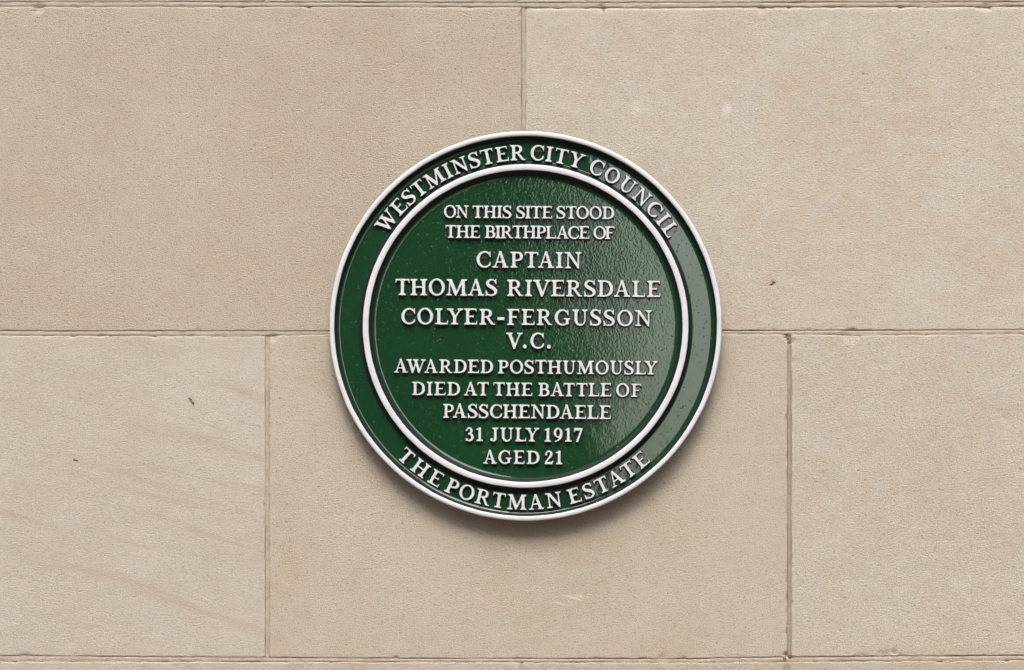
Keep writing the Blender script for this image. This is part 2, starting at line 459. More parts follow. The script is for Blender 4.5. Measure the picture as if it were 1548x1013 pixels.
def blob(bm, c, r, seed, mi=0):
    ret = bmesh.ops.create_icosphere(bm, subdivisions=2, radius=1.0)
    for v in ret['verts']:
        k = 1 + 0.22 * mn.noise(v.co * 1.7 + Vector((seed, seed * 2, 0)))
        v.co = Vector((c[0] + v.co.x * r[0] * k, c[1] + v.co.y * r[1] * k, c[2] + v.co.z * r[2] * k))
    for f in {f for v in ret['verts'] for f in v.link_faces}:
        f.material_index = mi; f.smooth = True

def blob_obj(name, blobs, mats, px, py, parent=None, label=None, cat=None, depth=0.0):
    bm = bmesh.new()
    for (dx, dy, dd, rx, ry, rd, mi, sd) in blobs:
        blob(bm, (dx * S, dd * S, -dy * S), (rx * S, rd * S, ry * S), sd, mi)
    me = bpy.data.meshes.new(name); bm.to_mesh(me); bm.free()
    for m in mats: me.materials.append(m)
    o = bpy.data.objects.new(name, me); o.location = (wx(px), depth, wz(py))
    link(o, parent)
    return tag(o, label, cat)

blob_obj('insect_case', [(-3.2, -4.0, -0.3, 1.9, 1.6, 1.4, 0, 1), (-1.2, -2.4, -0.4, 2.0, 1.8, 1.5, 0, 2), (0.6, 0.4, -0.4, 1.6, 2.2, 1.4, 2, 3),
                         (2.0, 3.2, -0.4, 1.8, 1.7, 1.5, 1, 4)], [BROWN, BLACKISH, OCHRE], 290, 606,
         label='tiny curved brown insect case with a dark tip stuck to the streaked stone', cat='insect case')
for (px, py, bl, lab) in [(114.5, 695, [(-1.6, -0.5, 0, 2.6, 2.0, 0.9, 0, 5), (1.8, 0.9, 0, 2.2, 1.3, 0.8, 1, 6)], None),
                          (1168, 428, [(2.2, -2.0, 0.3, 3.2, 1.7, 0.9, 2, 7), (-1.2, 1.4, 0.5, 2.6, 1.6, 0.8, 1, 8), (-4.5, 3.0, .4, 1.4, .9, .6, 1, 2)], None),
                          (1194, 993, [(0, 0, 0.9, 2.4, 2.0, 1.2, 1, 9), (-8, 2.5, 1.0, 3.0, 3.4, 1.4, 2, 10), (1.5, -3.2, 1.0, 3.8, 1.0, 1.0, 0, 11)], None),
                          (1192, 514, [(0, -3, 2.4, 1.3, 1.7, 1.5, 1, 12), (1.2, 3.5, 2.4, 1.4, 1.6, 1.5, 1, 13)], None)]:
    blob_obj('iron_speck', bl, [RUSTM, BLACKISH, BROWN], px, py, wall)

# ------------------------------------------------------------------ the plaque
HR = 24.0                                   # reference height of the face, px off the wall
def pcx(px, h): 
    t = (DIST - h * S) / DIST
    return wx(px) * t
def pcz(py, h):
    t = (DIST - h * S) / DIST
    return CZ + (wz(py) - CZ) * t
U = S * (DIST - HR * S) / DIST               # metres per photo pixel at the face
ZS = 0.9935                                  # the casting is a hair wider than high
PX0, PY0 = 794.6, 492.8
PC = (pcx(PX0, HR), 0.0, pcz(PY0, HR))
plaque = link(tag(bpy.data.objects.new('plaque', None),
                  'round green cast plaque with raised white lettering and double white rings on the stone wall', 'plaque'))
plaque.location = (PC[0], 2.0 * S, PC[2])

def lathe(name, prof, mats, seg=360, wob=0.0, seed=1, matfun=None):
    """prof: list of (radius px, height px off the wall); outside first"""
    n = len(prof)
    th = np.linspace(0, 2 * math.pi, seg, endpoint=False)
    V = []
    for (r, h) in prof:
        w = wob * (fbm(th * 14 + 3, 0 * th + r * 0.05, seed, 3) + 0.5 * fbm(th * 45, 0 * th + r * .1, seed + 2, 2)) if r > 1 else 0 * th
        # periodic blend
        k = np.clip((th - 5.7) / (2 * math.pi - 5.7), 0, 1)
        w = w * (1 - k) + (w[0] if r > 1 else 0) * k
        rr = (r + w) * U
        V += [(float(rr[i] * math.sin(th[i])), -h * S, float(rr[i] * math.cos(th[i]) * ZS)) for i in range(seg)]
    F = []; M = []
    for a in range(n - 1):
        for i in range(seg):
            j = (i + 1) % seg
            F.append((a * seg + i, a * seg + j, (a + 1) * seg + j, (a + 1) * seg + i))
    if prof[-1][0] < 1.5:
        F.append(tuple((n - 1) * seg + i for i in range(seg)))
    if prof[0][0] < 1.5:
        F.append(tuple(i for i in range(seg))[::-1])
    o = mesh_obj(name, V, F, mats, plaque, True)
    if isinstance(mats, list):                       # steep faces of the fillets hold thick, dull, dirty paint
        for a in range(n - 1):
            (r0, h0), (r1, h1) = prof[a], prof[a + 1]
            if abs(h1 - h0) > 0.21 * abs(r1 - r0):
                for i in range(seg): o.data.polygons[a * seg + i].material_index = 1
    return o

def green_material(name, ring=False):
    q = NT(name)
    v = q.tc
    vv = q.mapping(rot=(0, R(10), 0), scale=(1.0, 1.0, 0.8))           # brush marks run downwards
    n0 = q.noise(v, 9, 3)
    col = q.mix(q.ramp(n0, [(0.3, 0), (0.7, 1)]), (0.0082, 0.0365, 0.0132), (0.0105, 0.0455, 0.0158))
    dust = q.noise(v, 420, 2, 0.5)
    col = q.mix(q.ramp(dust, [(0.715, 0), (0.76, 0.4)]), col, (0.14, 0.19, 0.11))
    q.L(col, q.b.inputs['Base Color'])
    q.b.inputs['Roughness'].default_value = 0.045
    q.b.inputs['IOR'].default_value = 1.53
    q.b.inputs['Specular IOR Level'].default_value = 1.0
    a1 = q.noise(vv, 400, 2, 0.5, 0.2)               # orange peel under thick gloss paint
    a2 = q.noise(vv, 150, 2, 0.5, 0.15)
    amt = q.noise(q.mapping(loc=(2, 0, 4)), 6, 2)
    if ring:
        h = q.math('ADD', q.math('MULTIPLY', a2, 0.9), q.math('MULTIPLY', q.noise(v, 260, 2), 0.14))
        nb = q.bump(h, 0.085, 0.0006)
    else:
        # rougher towards the top of the field, smoother towards the bottom
        sx = q.n('ShaderNodeSeparateXYZ'); q.L(v, sx.inputs[0])
        fade = q.n('ShaderNodeMapRange'); q.L(sx.outputs['Z'], fade.inputs['Value'])
        fade.inputs['From Min'].default_value = -0.16; fade.inputs['From Max'].default_value = 0.06
        fade.inputs['To Min'].default_value = 0.10; fade.inputs['To Max'].default_value = 1.0
        h = q.math('ADD', q.math('MULTIPLY', a1, 0.85), q.math('MULTIPLY', a2, 0.42))
        h = q.math('MULTIPLY', h, fade.outputs[0])
        nb = q.bump(h, 0.15, 0.0007)
    nb = q.bump(q.noise(q.mapping(loc=(5, 0, 1), scale=(1, 1, 0.7)), 14, 3, 0.5, 0.3), 1.0, 0.0004 if ring else 0.00022, nb)   # the casting is not dead flat
    pits = q.ramp(q.noise(v, 330, 2, 0.5), [(0.68, 0), (0.76, 1)])
    nb = q.bump(pits, 0.3, 0.0004, nb)
    q.L(nb, q.b.inputs['Normal'])
    return q.m

def white_material():
    q = NT('white_enamel')
    v = q.tc
    n = q.noise(v, 40, 3)
    col = q.mix(q.ramp(n, [(0.3, 0), (0.7, 1)]), (0.51, 0.518, 0.518), (0.585, 0.592, 0.592))
    d = q.noise(v, 500, 2)
    col = q.mix(q.ramp(d, [(0.69, 0), (0.76, 0.6)]), col, (0.25, 0.22, 0.20))
    q.L(col, q.b.inputs['Base Color'])
    q.b.inputs['Roughness'].default_value = 0.38
    q.b.inputs['Specular IOR Level'].default_value = 0.4
    q.L(q.bump(q.noise(v, 170, 3), 0.35, 0.0007), q.b.inputs['Normal'])
    return q.m

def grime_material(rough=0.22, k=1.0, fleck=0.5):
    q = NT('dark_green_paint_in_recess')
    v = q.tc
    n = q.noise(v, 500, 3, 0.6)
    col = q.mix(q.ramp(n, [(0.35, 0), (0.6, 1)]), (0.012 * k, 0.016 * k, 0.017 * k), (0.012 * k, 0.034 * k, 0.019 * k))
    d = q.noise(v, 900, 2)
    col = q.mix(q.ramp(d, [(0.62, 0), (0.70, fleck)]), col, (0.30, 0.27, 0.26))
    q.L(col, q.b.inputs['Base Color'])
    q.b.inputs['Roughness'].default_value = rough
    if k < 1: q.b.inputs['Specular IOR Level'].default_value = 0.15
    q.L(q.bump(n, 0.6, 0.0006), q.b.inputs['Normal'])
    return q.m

GREEN = green_material('green_gloss_field'); GREEN_RING = green_material('green_gloss_band', True)
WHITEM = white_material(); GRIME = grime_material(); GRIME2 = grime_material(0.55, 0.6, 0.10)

def arc(r0, h0, r1, h1, n=6, concave=True):
    """quarter-ellipse from a wall top (r0,h0) to a floor (r1,h1)"""
    out = []
    for i in range(n + 1):
        a = i / n * math.pi / 2
        out.append((r0 + (r1 - r0) * (1 - math.cos(a)), h0 + (h1 - h0) * math.sin(a)))
    return out

FL = 17.0
edge_prof = [(286, 2.5), (292.5, 2.5), (294.2, 4), (294.6, 22.5), (293.5, 24.7), (289.5, 24.7)]
band_prof = [(289.5, 24.7), (288.7, 24.5), (288.3, 23.3), (287.8, 21.5), (287.0, 19.6), (285.6, 18.2), (284.0, 17.45), (282.2, 17.1), (281.0, FL + .01), (280.2, FL), (279, FL), (266, FL), (254.6, FL), (253.6, FL), (252.8, FL + .01),
             (250.6, 17.9), (249.2, 19.2), (248.4, 20.8), (247.6, 22.6), (246.9, 24.4), (246.0, 24.7)]
field_prof = [(246.0, 24.7), (237.8, 24.7), (237.0, 24.3), (235.8, 22.6), (234.9, 20.8), (233.8, 19.2), (232.3, 18.0), (230.2, 17.3), (227.4, FL + .02), (226.4, FL), (225, FL), (215, FL),
              (190, FL), (150, FL), (110, FL), (70, FL), (30, FL), (1.0, FL)]
lathe('back_casting', edge_prof, plain('edge_green', (0.012, 0.03, 0.02), 0.3, 0.5))
lathe('lettering_band', band_prof, [GREEN_RING, GRIME2])
lathe('green_field', field_prof, [GREEN, GRIME2])
lathe('outer_rim', [(295.2, 21.5), (296.3, 23.0), (296.5, 25.4), (296.0, 26.5), (295.0, 26.95), (293.0, 27.1), (290.8, 26.95), (289.7, 26.5), (289.2, 25.4), (289.4, 24.2)],
      WHITEM, wob=0.32, seed=5)
lathe('inner_ring', [(246.1, 24.0), (246.3, 25.0), (245.9, 25.7), (245.0, 26.0), (241.8, 26.15), (238.7, 26.0), (237.8, 25.7), (237.4, 25.0), (237.6, 24.0)],
      WHITEM, wob=0.32, seed=8)

# ---- raised letters, from hand-drawn outlines (cap height 100)
GLYPHS={
'A':(99.3,'1.5,1 4.2,0.7 28.5,0.7 30.5,0.9 31.5,1.3 32.2,2.3 32.4,3.7 32.2,5 31.5,6 23.8,7.7 22.3,9 21.7,11 23.7,18.3 27.9,30.3 28.8,31.6 29.8,32.2 33.5,32.7 56.5,32.7 58.5,32.3 60,31.3 61.4,28.3 65.8,11.3 65.7,10 65.2,9 61.9,6.7 61.2,5.7 61.1,2.7 61.5,1.7 62.2,1.1 64.8,0.7 95.8,0.7 97.9,1 99,2 99.3,4.3 98.5,6.1 88.2,9.8 87,10.7 86,12.3 55.8,98.4 54.8,100.6 53.8,101.5 51.8,101.9 44.8,101.9 43.2,101.7 42.3,101 41.4,94.7 14.6,13.7 13.7,12 12.5,10.9 7.8,9.7 0.8,6.5 0.1,5 0,3 0.5,1.7;35.5,39.7 33.5,40.1 32.5,41 32.1,42.3 32.3,44 43.2,77 44.5,79.4 45.2,79.9 46.2,79.9 47.5,78.5 48.6,75.3 56.9,44.7 57.1,41.7 56.1,40.3 54.2,39.7'),
'B':(82.1,'1.5,1 4.2,0.7 42.5,0.7 55.9,2 62.8,3.7 69.2,6.3 74.6,10 78.2,14 80.5,18.1 81.9,23.3 82.1,31.7 81.2,36.5 79.2,41 76.7,44.3 72.7,48 66.8,51.7 65.7,53.3 66.3,55 71.5,60.5 73.9,65 75.1,70.3 74.9,78.7 73.9,82.5 71.9,86.3 69.2,89.7 66,92.3 62,94.7 56.8,96.7 51.4,98 45.9,98.8 37.9,99.3 4.2,99.3 1.9,99.1 0.5,98.3 0,96.3 0.5,94.3 1.3,93.7 5.5,91.7 9,88.3 11.4,84.3 11.9,80.3 11.8,17.3 10.7,14 7.6,10 4.9,7.8 1.5,6.5 0.5,5.7 0,4.3 0.1,2.7 0.5,1.7;35.9,7.7 33.9,8.1 32.4,9.3 30,17.3 29.8,43.3 30.3,46.7 31.5,48.1 34.2,48.7 45.9,48.5 51.2,47.2 54.9,45.5 57.9,43.3 60.5,40.3 62.4,37 63.6,33 63.9,29.3 63.7,24.3 62.7,20.3 61,17 58.9,14.3 56.2,12 52.9,10 49.5,8.7 45.5,7.9;33.9,55.7 32.2,55.9 30.9,56.7 30.1,58 29.8,60 29.9,82 32.1,90 33.4,91.7 35.5,92.3 40.9,92.2 45.9,91.1 49.5,89.5 52.5,87.5 54.6,85.3 56.6,82.3 58,78.7 58.5,75.3 58.4,71.3 57.7,67.7 56.4,64.7 54.5,62 51.9,59.5 48.9,57.6 46.2,56.5 43.2,55.8'),
'C':(86.2,'42.8,-0.7 52.6,-0.9 60.4,0.3 64.8,1.7 69.6,3.7 76.9,8 82.8,13 85.7,16.7 86.2,19.7 86,30 85.5,31 84.6,31.7 83.6,31.7 82.9,31.3 78.2,22.7 73.6,16.7 67.9,11.8 61.6,8.4 55.3,6.9 49.3,6.8 42.9,8.2 36.9,11.1 31.2,15.7 26.1,22 22.4,28.7 19.7,36.7 18.3,44.7 18.3,55 19.7,63.3 22.1,70.7 24.8,76 27.7,80.3 31.3,84.4 35.3,87.7 39.6,90.4 44.3,92.2 49.3,93.2 54.3,93.3 57.6,92.7 60.3,91.8 73.3,83.6 76.1,80.3 79,76 83.7,66 84.3,65.3 85.3,65.3 85.9,66.2 86.1,67.7 86.2,80.7 84.9,86.7 84.8,96.3 84.5,97.3 83.9,98 82.4,98 80.8,97 78.9,92.1 78.3,91.2 77.6,90.9 74.3,93.7 69.6,96.3 63.9,98.7 57.2,100.3 51.9,100.9 44.3,100.8 38.9,100 33,98.3 28.2,96.3 24,94 19.6,91 15.3,87.2 11.6,83.2 8.3,78.6 5.6,74 3.6,69.6 1.9,64.7 0.5,58.3 0,53.3 0,45.7 0.7,40.3 2.3,34.1 3.9,29.6 6.6,24.1 9.6,19.5 13.4,14.7 17.2,11 21.5,7.7 26.9,4.3 32.1,2 37.5,0.3'),
'D':(94.1,'1.5,1 4.2,0.7 41.9,0.7 55.4,2.3 64.2,4.7 71.2,7.7 78,12 83.2,16.8 86.5,20.9 89.2,25.3 91.2,29.9 92.5,34 93.5,38.7 94.1,43.3 94.1,55.7 92.9,64.7 90.2,72.7 86.2,79.5 80.5,85.9 75.2,90 69.2,93.3 62.1,96 53.5,98 40.5,99.3 3.5,99.3 1.5,99 0.5,98.3 0,96.3 0.5,94.3 1.3,93.7 5.5,91.7 9,88.3 11.4,84.3 11.9,80.3 11.8,17.3 10.7,14 7.6,10 4.9,7.8 1.5,6.5 0.5,5.7 0,4.3 0.1,2.7 0.5,1.7;35.9,7.7 33.9,8.1 32.4,9.3 29.9,18 29.8,81.3 30.3,84 31.4,87 32.1,90 32.9,91.3 34.9,92.2 39.9,92.3 47.9,91.2 55.2,88.5 61.9,84.1 66.8,79 70.9,72.3 73.7,65 74.7,60.7 75.4,55.7 75.5,46.7 74.4,38 72.1,30.3 68.7,23.7 63.9,17.7 57.5,12.8 51.2,9.8 44.2,8.1'),
'E':(80.8,'1.5,1 4.2,0.7 27.5,0.7 36.5,1.1 76.5,1.1 78.9,1.3 79.9,2 80.4,4 80.8,18 80.5,20.2 79.9,21.1 78.9,21 78.1,20 75.1,11.3 74.1,9.3 72.5,8.1 69.9,7.6 45.5,7.6 42.2,8 39.5,9.2 31.9,14.1 30.4,16 29.8,19 29.8,43.3 30.1,45.3 30.9,46.7 32.2,47.4 34.2,47.7 50.9,47.7 53.2,47.1 56.2,45 57.2,44.7 58.2,45.3 58.6,47 58.6,55.7 58.2,56.7 57.5,57.2 56.2,57 52.9,54.8 50.5,54.3 33.9,54.3 31.9,54.7 30.6,55.7 30,57 29.8,59 29.8,79 30,82.7 30.7,84.7 32.2,86.4 37.2,90.2 39.2,91.5 41.2,92.2 66.5,92.3 68.5,91.9 70.2,90.7 73.9,82.9 74.6,82 75.6,81.7 76.5,82.6 76.7,84.3 76.4,96.3 76.2,97.4 75.5,98.3 74.5,98.8 72.5,98.9 4.2,99.3 1.9,99.1 0.5,98.3 0,96.3 0.5,94.3 1.3,93.7 5.5,91.7 9,88.3 11.4,84.3 11.9,80.3 11.8,17.3 10.7,14 7.6,10 4.9,7.8 1.5,6.5 0.5,5.7 0,4.3 0.1,2.7 0.5,1.7'),
'F':(74.7,'1.5,1 4.2,0.7 37.9,0.7 40.2,1 41.2,1.7 41.7,3.7 41.2,5.7 40.2,6.5 36.5,8.1 34.5,9.7 31.4,13.7 30.1,16.7 29.8,19.7 29.8,40.7 30.1,44.3 31.2,45.9 33.2,46.6 48.5,46.7 51.9,46.2 55.2,44 56.5,43.8 57.2,44.3 57.6,45.3 57.6,54.7 57.2,55.7 56.2,56.3 55.2,56 52.2,53.9 49.9,53.3 33.9,53.3 32.2,53.6 30.9,54.4 30,56 29.8,58.3 29.8,80.3 30.2,83.7 31.1,85.3 32.9,87 38.2,90.9 40.9,92.1 44.2,92.4 64.9,92.3 66.9,91.7 68.1,90.7 72,81 72.9,79.9 73.9,79.8 74.5,80.7 74.7,83 74.4,96 74.2,97.4 73.5,98.3 72.5,98.8 70.5,98.9 4.2,99.3 1.9,99.1 0.5,98.3 0,96.3 0.5,94.3 1.3,93.7 5.5,91.7 9,88.3 11.4,84.3 11.9,80.3 11.8,17.3 10.7,14 7.6,10 4.9,7.8 1.5,6.5 0.5,5.7 0,4.3 0.1,2.7 0.5,1.7'),
'G':(97,'42.8,-0.7 52.3,-0.9 58.9,0 67.4,2.7 77.9,8.1 80.3,8.6 85.3,8.8 86.6,9.3 87.3,10.3 87.5,12 87.5,33.7 87.9,36.3 88.7,37.7 89.9,38.4 94.9,38.8 96.2,39.3 97,40.7 96.9,42.7 95.9,43.9 93.6,44.3 61.6,44.3 59.6,44.1 58.6,43.7 57.9,42.7 57.8,41.3 58.1,40 58.9,39.1 60.6,38.8 67.9,38.5 69.3,37.9 70.2,36.7 70.6,34 70.6,18.7 70.5,16 70.1,14.3 68.6,12.4 65.3,10.1 61.6,8.4 57.6,7.3 53.6,6.7 49.9,6.7 46.3,7.3 42.3,8.4 38.6,10.1 35.3,12.3 32.3,14.7 29.3,17.7 26.5,21.3 24.1,25.3 20.5,33.7 19.2,39 18.4,43.7 18.2,54 19.4,62.3 22.1,70.7 24.8,76 27.7,80.3 31.3,84.4 35.3,87.7 39.6,90.4 44.3,92.2 49.3,93.2 54.3,93.3 57.6,92.7 60.3,91.8 73.3,83.6 76.1,80.3 79,76 83.7,66 84.3,65.3 85.3,65.3 85.9,66.2 86.1,67.7 86.2,80.7 84.9,86.7 84.8,96.3 84.5,97.3 83.9,98 82.4,98 80.8,97 78.9,92.1 78.3,91.2 77.6,90.9 74.3,93.7 69.6,96.3 63.9,98.7 57.2,100.3 51.9,100.9 44.3,100.8 38.9,100 33,98.3 28.2,96.3 24,94 19.6,91 15.3,87.2 11.6,83.2 8.3,78.6 5.6,74 3.6,69.6 1.9,64.7 0.5,58.3 0,53.3 0,45.7 0.7,40.3 2.3,34.1 3.9,29.6 6.6,24.1 9.6,19.5 13.4,14.7 17.2,11 21.5,7.7 26.9,4.3 32.1,2 37.5,0.3'),
'H':(102.7,'1.5,1 4.2,0.7 36.9,0.7 39.2,1 40.2,1.7 40.7,3.7 40.3,5.7 39.3,6.7 35.9,8.6 33.6,10.7 30.7,15 29.9,18 30,44.3 30.5,45.8 31.5,46.8 33.2,47.3 35.9,47.4 68.5,47.4 70.9,46.9 72.3,45.7 72.8,44.3 72.9,42 72.7,16.7 71.4,13.7 68.9,10.3 66.9,8.5 63.2,6.4 62.4,5.7 62,3.3 62.2,2.3 62.9,1.3 63.9,0.9 65.9,0.7 98.5,0.7 100.5,0.8 101.9,1.3 102.5,2.3 102.7,3.3 102.2,5.7 101.2,6.5 97.5,8.1 95.2,10 92,14.3 91,17.3 90.8,79.3 91.1,83.3 92.2,86 94.4,89 96.2,90.9 102.2,94.3 102.7,96.3 102.2,98.3 100.9,99.1 98.5,99.3 65.9,99.3 63.9,99.1 62.9,98.7 62.2,97.7 62,96.7 62.4,94.3 63.2,93.6 66.9,91.5 68.9,89.7 71.4,86.3 72.7,83.3 72.9,59.7 72.3,56.3 70.9,55.1 68.5,54.6 35.9,54.6 31.9,55.1 30.6,56 30,57.3 29.9,82 30.7,85 33.6,89.3 35.9,91.4 39.3,93.3 40.3,94.3 40.7,96.3 40.2,98.3 38.9,99.1 36.5,99.3 3.9,99.3 1.9,99.1 0.9,98.7 0.2,97.7 0,96.7 0.5,94.3 1.2,93.7 5.5,91.7 9,88.3 11.4,84.3 11.9,80 11.8,17.3 10.6,14 7.5,10 4.9,7.8 1.5,6.5 0.5,5.7 0,4.3 0.1,2.7 0.5,1.7'),
'I':(41.7,'1.5,1 4.2,0.7 38.2,0.7 40.5,1.1 41.5,2.3 41.7,4.3 40.9,6 35.5,8.8 33.6,10.7 31.6,13.3 30.1,16.3 29.8,19.7 29.9,82.3 31,85.7 34.2,89.9 36.5,91.9 40.2,93.5 41.2,94.3 41.7,95.7 41.6,97.3 41.2,98.3 40.2,99 37.5,99.3 3.5,99.3 1.2,98.9 0.2,97.7 0,95.7 0.8,94 5.8,91.5 7.8,89.7 10,87 11.5,84 11.9,80.7 11.8,17.3 10.6,14 7.5,10 4.8,7.8 1.5,6.5 0.5,5.7 0,4.3 0.1,2.7 0.5,1.7'),
'J':(56.6,'17.9,-0.7 22.1,-1 26.5,-0.7 30,0 33.5,1.3 36.8,3.3 39.8,5.8 42.1,8.7 43.9,12 44.8,15.3 45,18 44.7,25 44.9,82.7 46,86 49.1,90 51.8,92.2 55.1,93.5 56.2,94.3 56.6,95.7 56.6,97.3 56.1,98.3 55.1,99 52.5,99.3 17.5,99.3 15.5,98.9 14.5,97.7 14.3,95.7 14.8,94.3 15.8,93.6 19.5,92.5 22.1,90.7 25.5,86.7 27,83 27,17.3 26,14.3 24,11.3 21.5,9.4 19.1,9 18.1,9.5 17.5,10.3 16.2,15.3 14.1,18.3 12.5,19.5 10.5,20.2 6.8,20.3 4.1,19.3 1.8,17.2 0.4,14.7 0,11.7 0.3,9.7 1.1,7.8 2.2,6.3 3.7,5 13,0.7'),
'L':(78.7,'1.5,1 4.2,0.7 37.5,0.7 46.2,1.1 74.8,1.1 77.2,1.5 78.2,2.6 78.7,21 78.5,23.2 77.8,24.1 76.8,23.9 76.1,22.7 72.2,9.7 70.8,8.3 68.8,7.7 47.8,7.6 44.5,7.9 41.8,9.1 32.8,15.1 31.2,16.5 30.2,18 29.8,22 29.9,82.3 31,85.7 34.2,89.9 36.5,91.9 40.2,93.5 41.2,94.3 41.7,95.7 41.6,97.3 41.2,98.3 40.2,99 37.5,99.3 3.5,99.3 1.2,98.9 0.2,97.7 0,95.7 0.8,94 5.8,91.5 7.8,89.7 10,87 11.5,84 11.9,80.7 11.8,17.3 10.6,14 7.5,10 4.8,7.8 1.5,6.5 0.5,5.7 0,4.3 0.1,2.7 0.5,1.7'),
'M':(127.3,'1.5,1 4.2,0.7 31.2,0.7 33.2,1.1 34.2,2.3 34.3,4.7 33.5,6 28.5,7.6 25.8,9.1 23.3,11.3 22.3,14 23.1,58 23.7,62.3 24.5,64.3 25.2,64.6 26.2,64.1 28.4,60.3 51.9,3 52.8,1.7 53.8,1.1 57.2,0.7 60,1.3 61.7,3.3 89.4,61 91.5,64.4 92.5,65.3 93.2,65.4 93.8,65.1 94.3,64.3 94.8,61.7 96.4,14 95.7,11.7 94.2,9.9 91.5,8.1 87.5,6.5 86.5,5.7 86,4 86.3,2 87.5,1 89.8,0.7 123.5,0.7 125.5,0.9 126.5,1.3 127.2,2.3 127.3,3.3 126.9,5.7 125.8,6.5 122.5,7.8 119.8,10 116,15 114.6,18 111.9,83.7 112.1,85.7 112.7,87.3 115.5,90.7 118.2,92.5 122.8,93.6 123.8,94.3 124.4,96.3 123.8,98.3 122.5,99.1 120.2,99.3 95.2,99.3 93.5,99 92.4,98.3 66.3,33 64.8,30.2 64.2,29.6 63.2,29.3 61.8,30 60.4,32.3 34.5,94.5 32.8,97.8 31.2,98.9 28.5,99.3 5.5,99.3 2.8,98.7 2.2,97.9 1.9,96.7 2.4,94.3 3.5,93.6 6.8,93 8.8,92.2 14.7,87.3 16.1,84.7 16.5,80.7 14.4,14.3 13.1,11.7 9.5,8.7 6.2,7.2 1.8,6.5 0.7,6 0.1,5 0,3 0.5,1.7'),
'N':(102.4,'82.7,-1 85.2,-1.3 87.2,-1 88.4,0 88.8,1.7 89,83 90.4,86.3 93.9,90.7 96.5,92.4 100.9,93.6 101.9,94.3 102.4,96.3 101.9,98.3 100.9,99 98.9,99.3 70.9,99.3 68.5,99 67.2,97.7 67,95.7 67.5,94.3 68.5,93.6 72.9,92.7 75.5,91 79.2,86.7 80.7,83 80.9,32.7 80.3,29.3 79.6,28.7 78.9,28.5 77.2,29.5 75.3,32 33.2,95.3 30.9,98.3 29.2,99.1 26.9,99.3 3.5,99.3 0.9,98.7 0.2,97.7 0,96 0.3,94.7 1.2,93.7 4.9,92.2 8.9,89.3 9.7,89.7 11.5,92.5 12.5,92.9 13.9,92.8 14.9,92.2 15.4,91.3 15.9,88.3 15.7,17 14.2,13.3 10.5,9 7.9,7.3 3.5,6.4 2.5,5.7 2,3.7 2.5,1.7 3.5,1 5.5,0.7 33.5,0.7 35.9,1 37.2,2.3 37.3,4.3 36.9,5.7 35.9,6.4 31.5,7.6 28.9,9.4 25.4,13.7 24,17.3 23.8,72.3 24.4,75.7 25,76.3 25.9,76.5 27.5,75.6 29.4,73.3 79.5,1.9 81.2,-0.1'),
'O':(97.7,'44.1,-1.3 48.9,-1.6 53.5,-1.3 58.2,-0.6 63.2,0.7 67.6,2.3 72.2,4.7 76.4,7.3 80.3,10.3 83.9,13.8 86.9,17.4 89.9,21.6 92.2,25.8 94.2,30.2 95.9,35.1 96.9,39.3 97.7,45 97.6,55.7 95.9,64.9 93.9,70.6 91.5,75.5 89.2,79.4 86.2,83.5 82.9,87.2 79.1,90.7 75.5,93.3 71,96 66.8,98 62.1,99.7 57.2,100.8 51.9,101.5 47.2,101.6 42.2,101.1 33.5,99 29.4,97.3 24.9,95 20.8,92.3 17.1,89.3 13.5,85.8 10.2,81.8 7.5,77.8 5.2,73.5 3.2,68.9 1.5,63.7 0,55 0.1,44.3 1.9,35.1 3.5,30.2 5.9,25.2 8.2,21.1 10.9,17.4 13.9,13.8 17.4,10.3 21.3,7.3 25.5,4.7 30.1,2.3 34.5,0.7 39.5,-0.6;49.5,6.3 43.5,7.5 37.5,10.2 32.2,14.3 27.1,20 23,26.7 19.8,34.3 17.8,42.3 16.8,50.7 17,58 18.4,66.3 21,74 24.3,80.3 28.9,86 33.9,89.9 39.5,92.6 45.5,93.7 48.9,93.6 51.9,93.2 58.2,90.9 64.2,86.9 69.6,81.3 72,78 74.4,74 77.7,66.3 79.8,58.3 80.9,49.3 80.5,40.3 79,32.3 76,24.3 72.5,18.3 68.1,13.3 64.9,10.7 62.2,9.1 59.2,7.8 56.2,6.9 53.2,6.4'),
'P':(77.2,'1.5,1 4.2,0.7 37.9,0.7 40.2,1 41.2,1.7 41.7,3.7 41.2,5.7 40.2,6.5 36.9,7.9 34.6,9.7 31.7,13.3 30.2,16.3 29.8,20.7 29.8,37.7 30.1,40.3 31.2,41.9 32.9,42.6 41.9,42.8 48.5,43.5 54.2,44.6 59.1,46 63.5,47.9 67,50 70.2,52.7 73.1,56 75.3,60 76.8,65 77.2,70.7 76.9,76.7 75.6,81.3 73.9,84.9 70.9,88.7 67.4,91.7 62.9,94.4 57.1,96.7 51.5,98 43.2,99.1 3.9,99.3 1.5,99 0.5,98.3 0,96.3 0.5,94.3 1.3,93.7 5.5,91.7 9,88.3 11.4,84.3 11.9,80.3 11.8,17.3 10.7,14 7.6,10 4.9,7.8 1.5,6.5 0.5,5.7 0,4.3 0.1,2.7 0.5,1.7;34.2,49.3 32.5,49.5 31.2,50.1 30.4,51 29.9,52.7 29.8,79.7 30.1,83.3 30.9,85.3 33.7,90.3 34.9,91.5 36.5,92.1 38.5,92.3 44.2,91.6 48.2,90.3 51.9,88.1 54.9,85.5 57.4,82 59,78.3 59.8,74.7 59.9,69 59.4,65 58.1,61.3 56.1,58 53.9,55.5 50.9,53.2 47.5,51.5 44.2,50.4 40.2,49.7'),
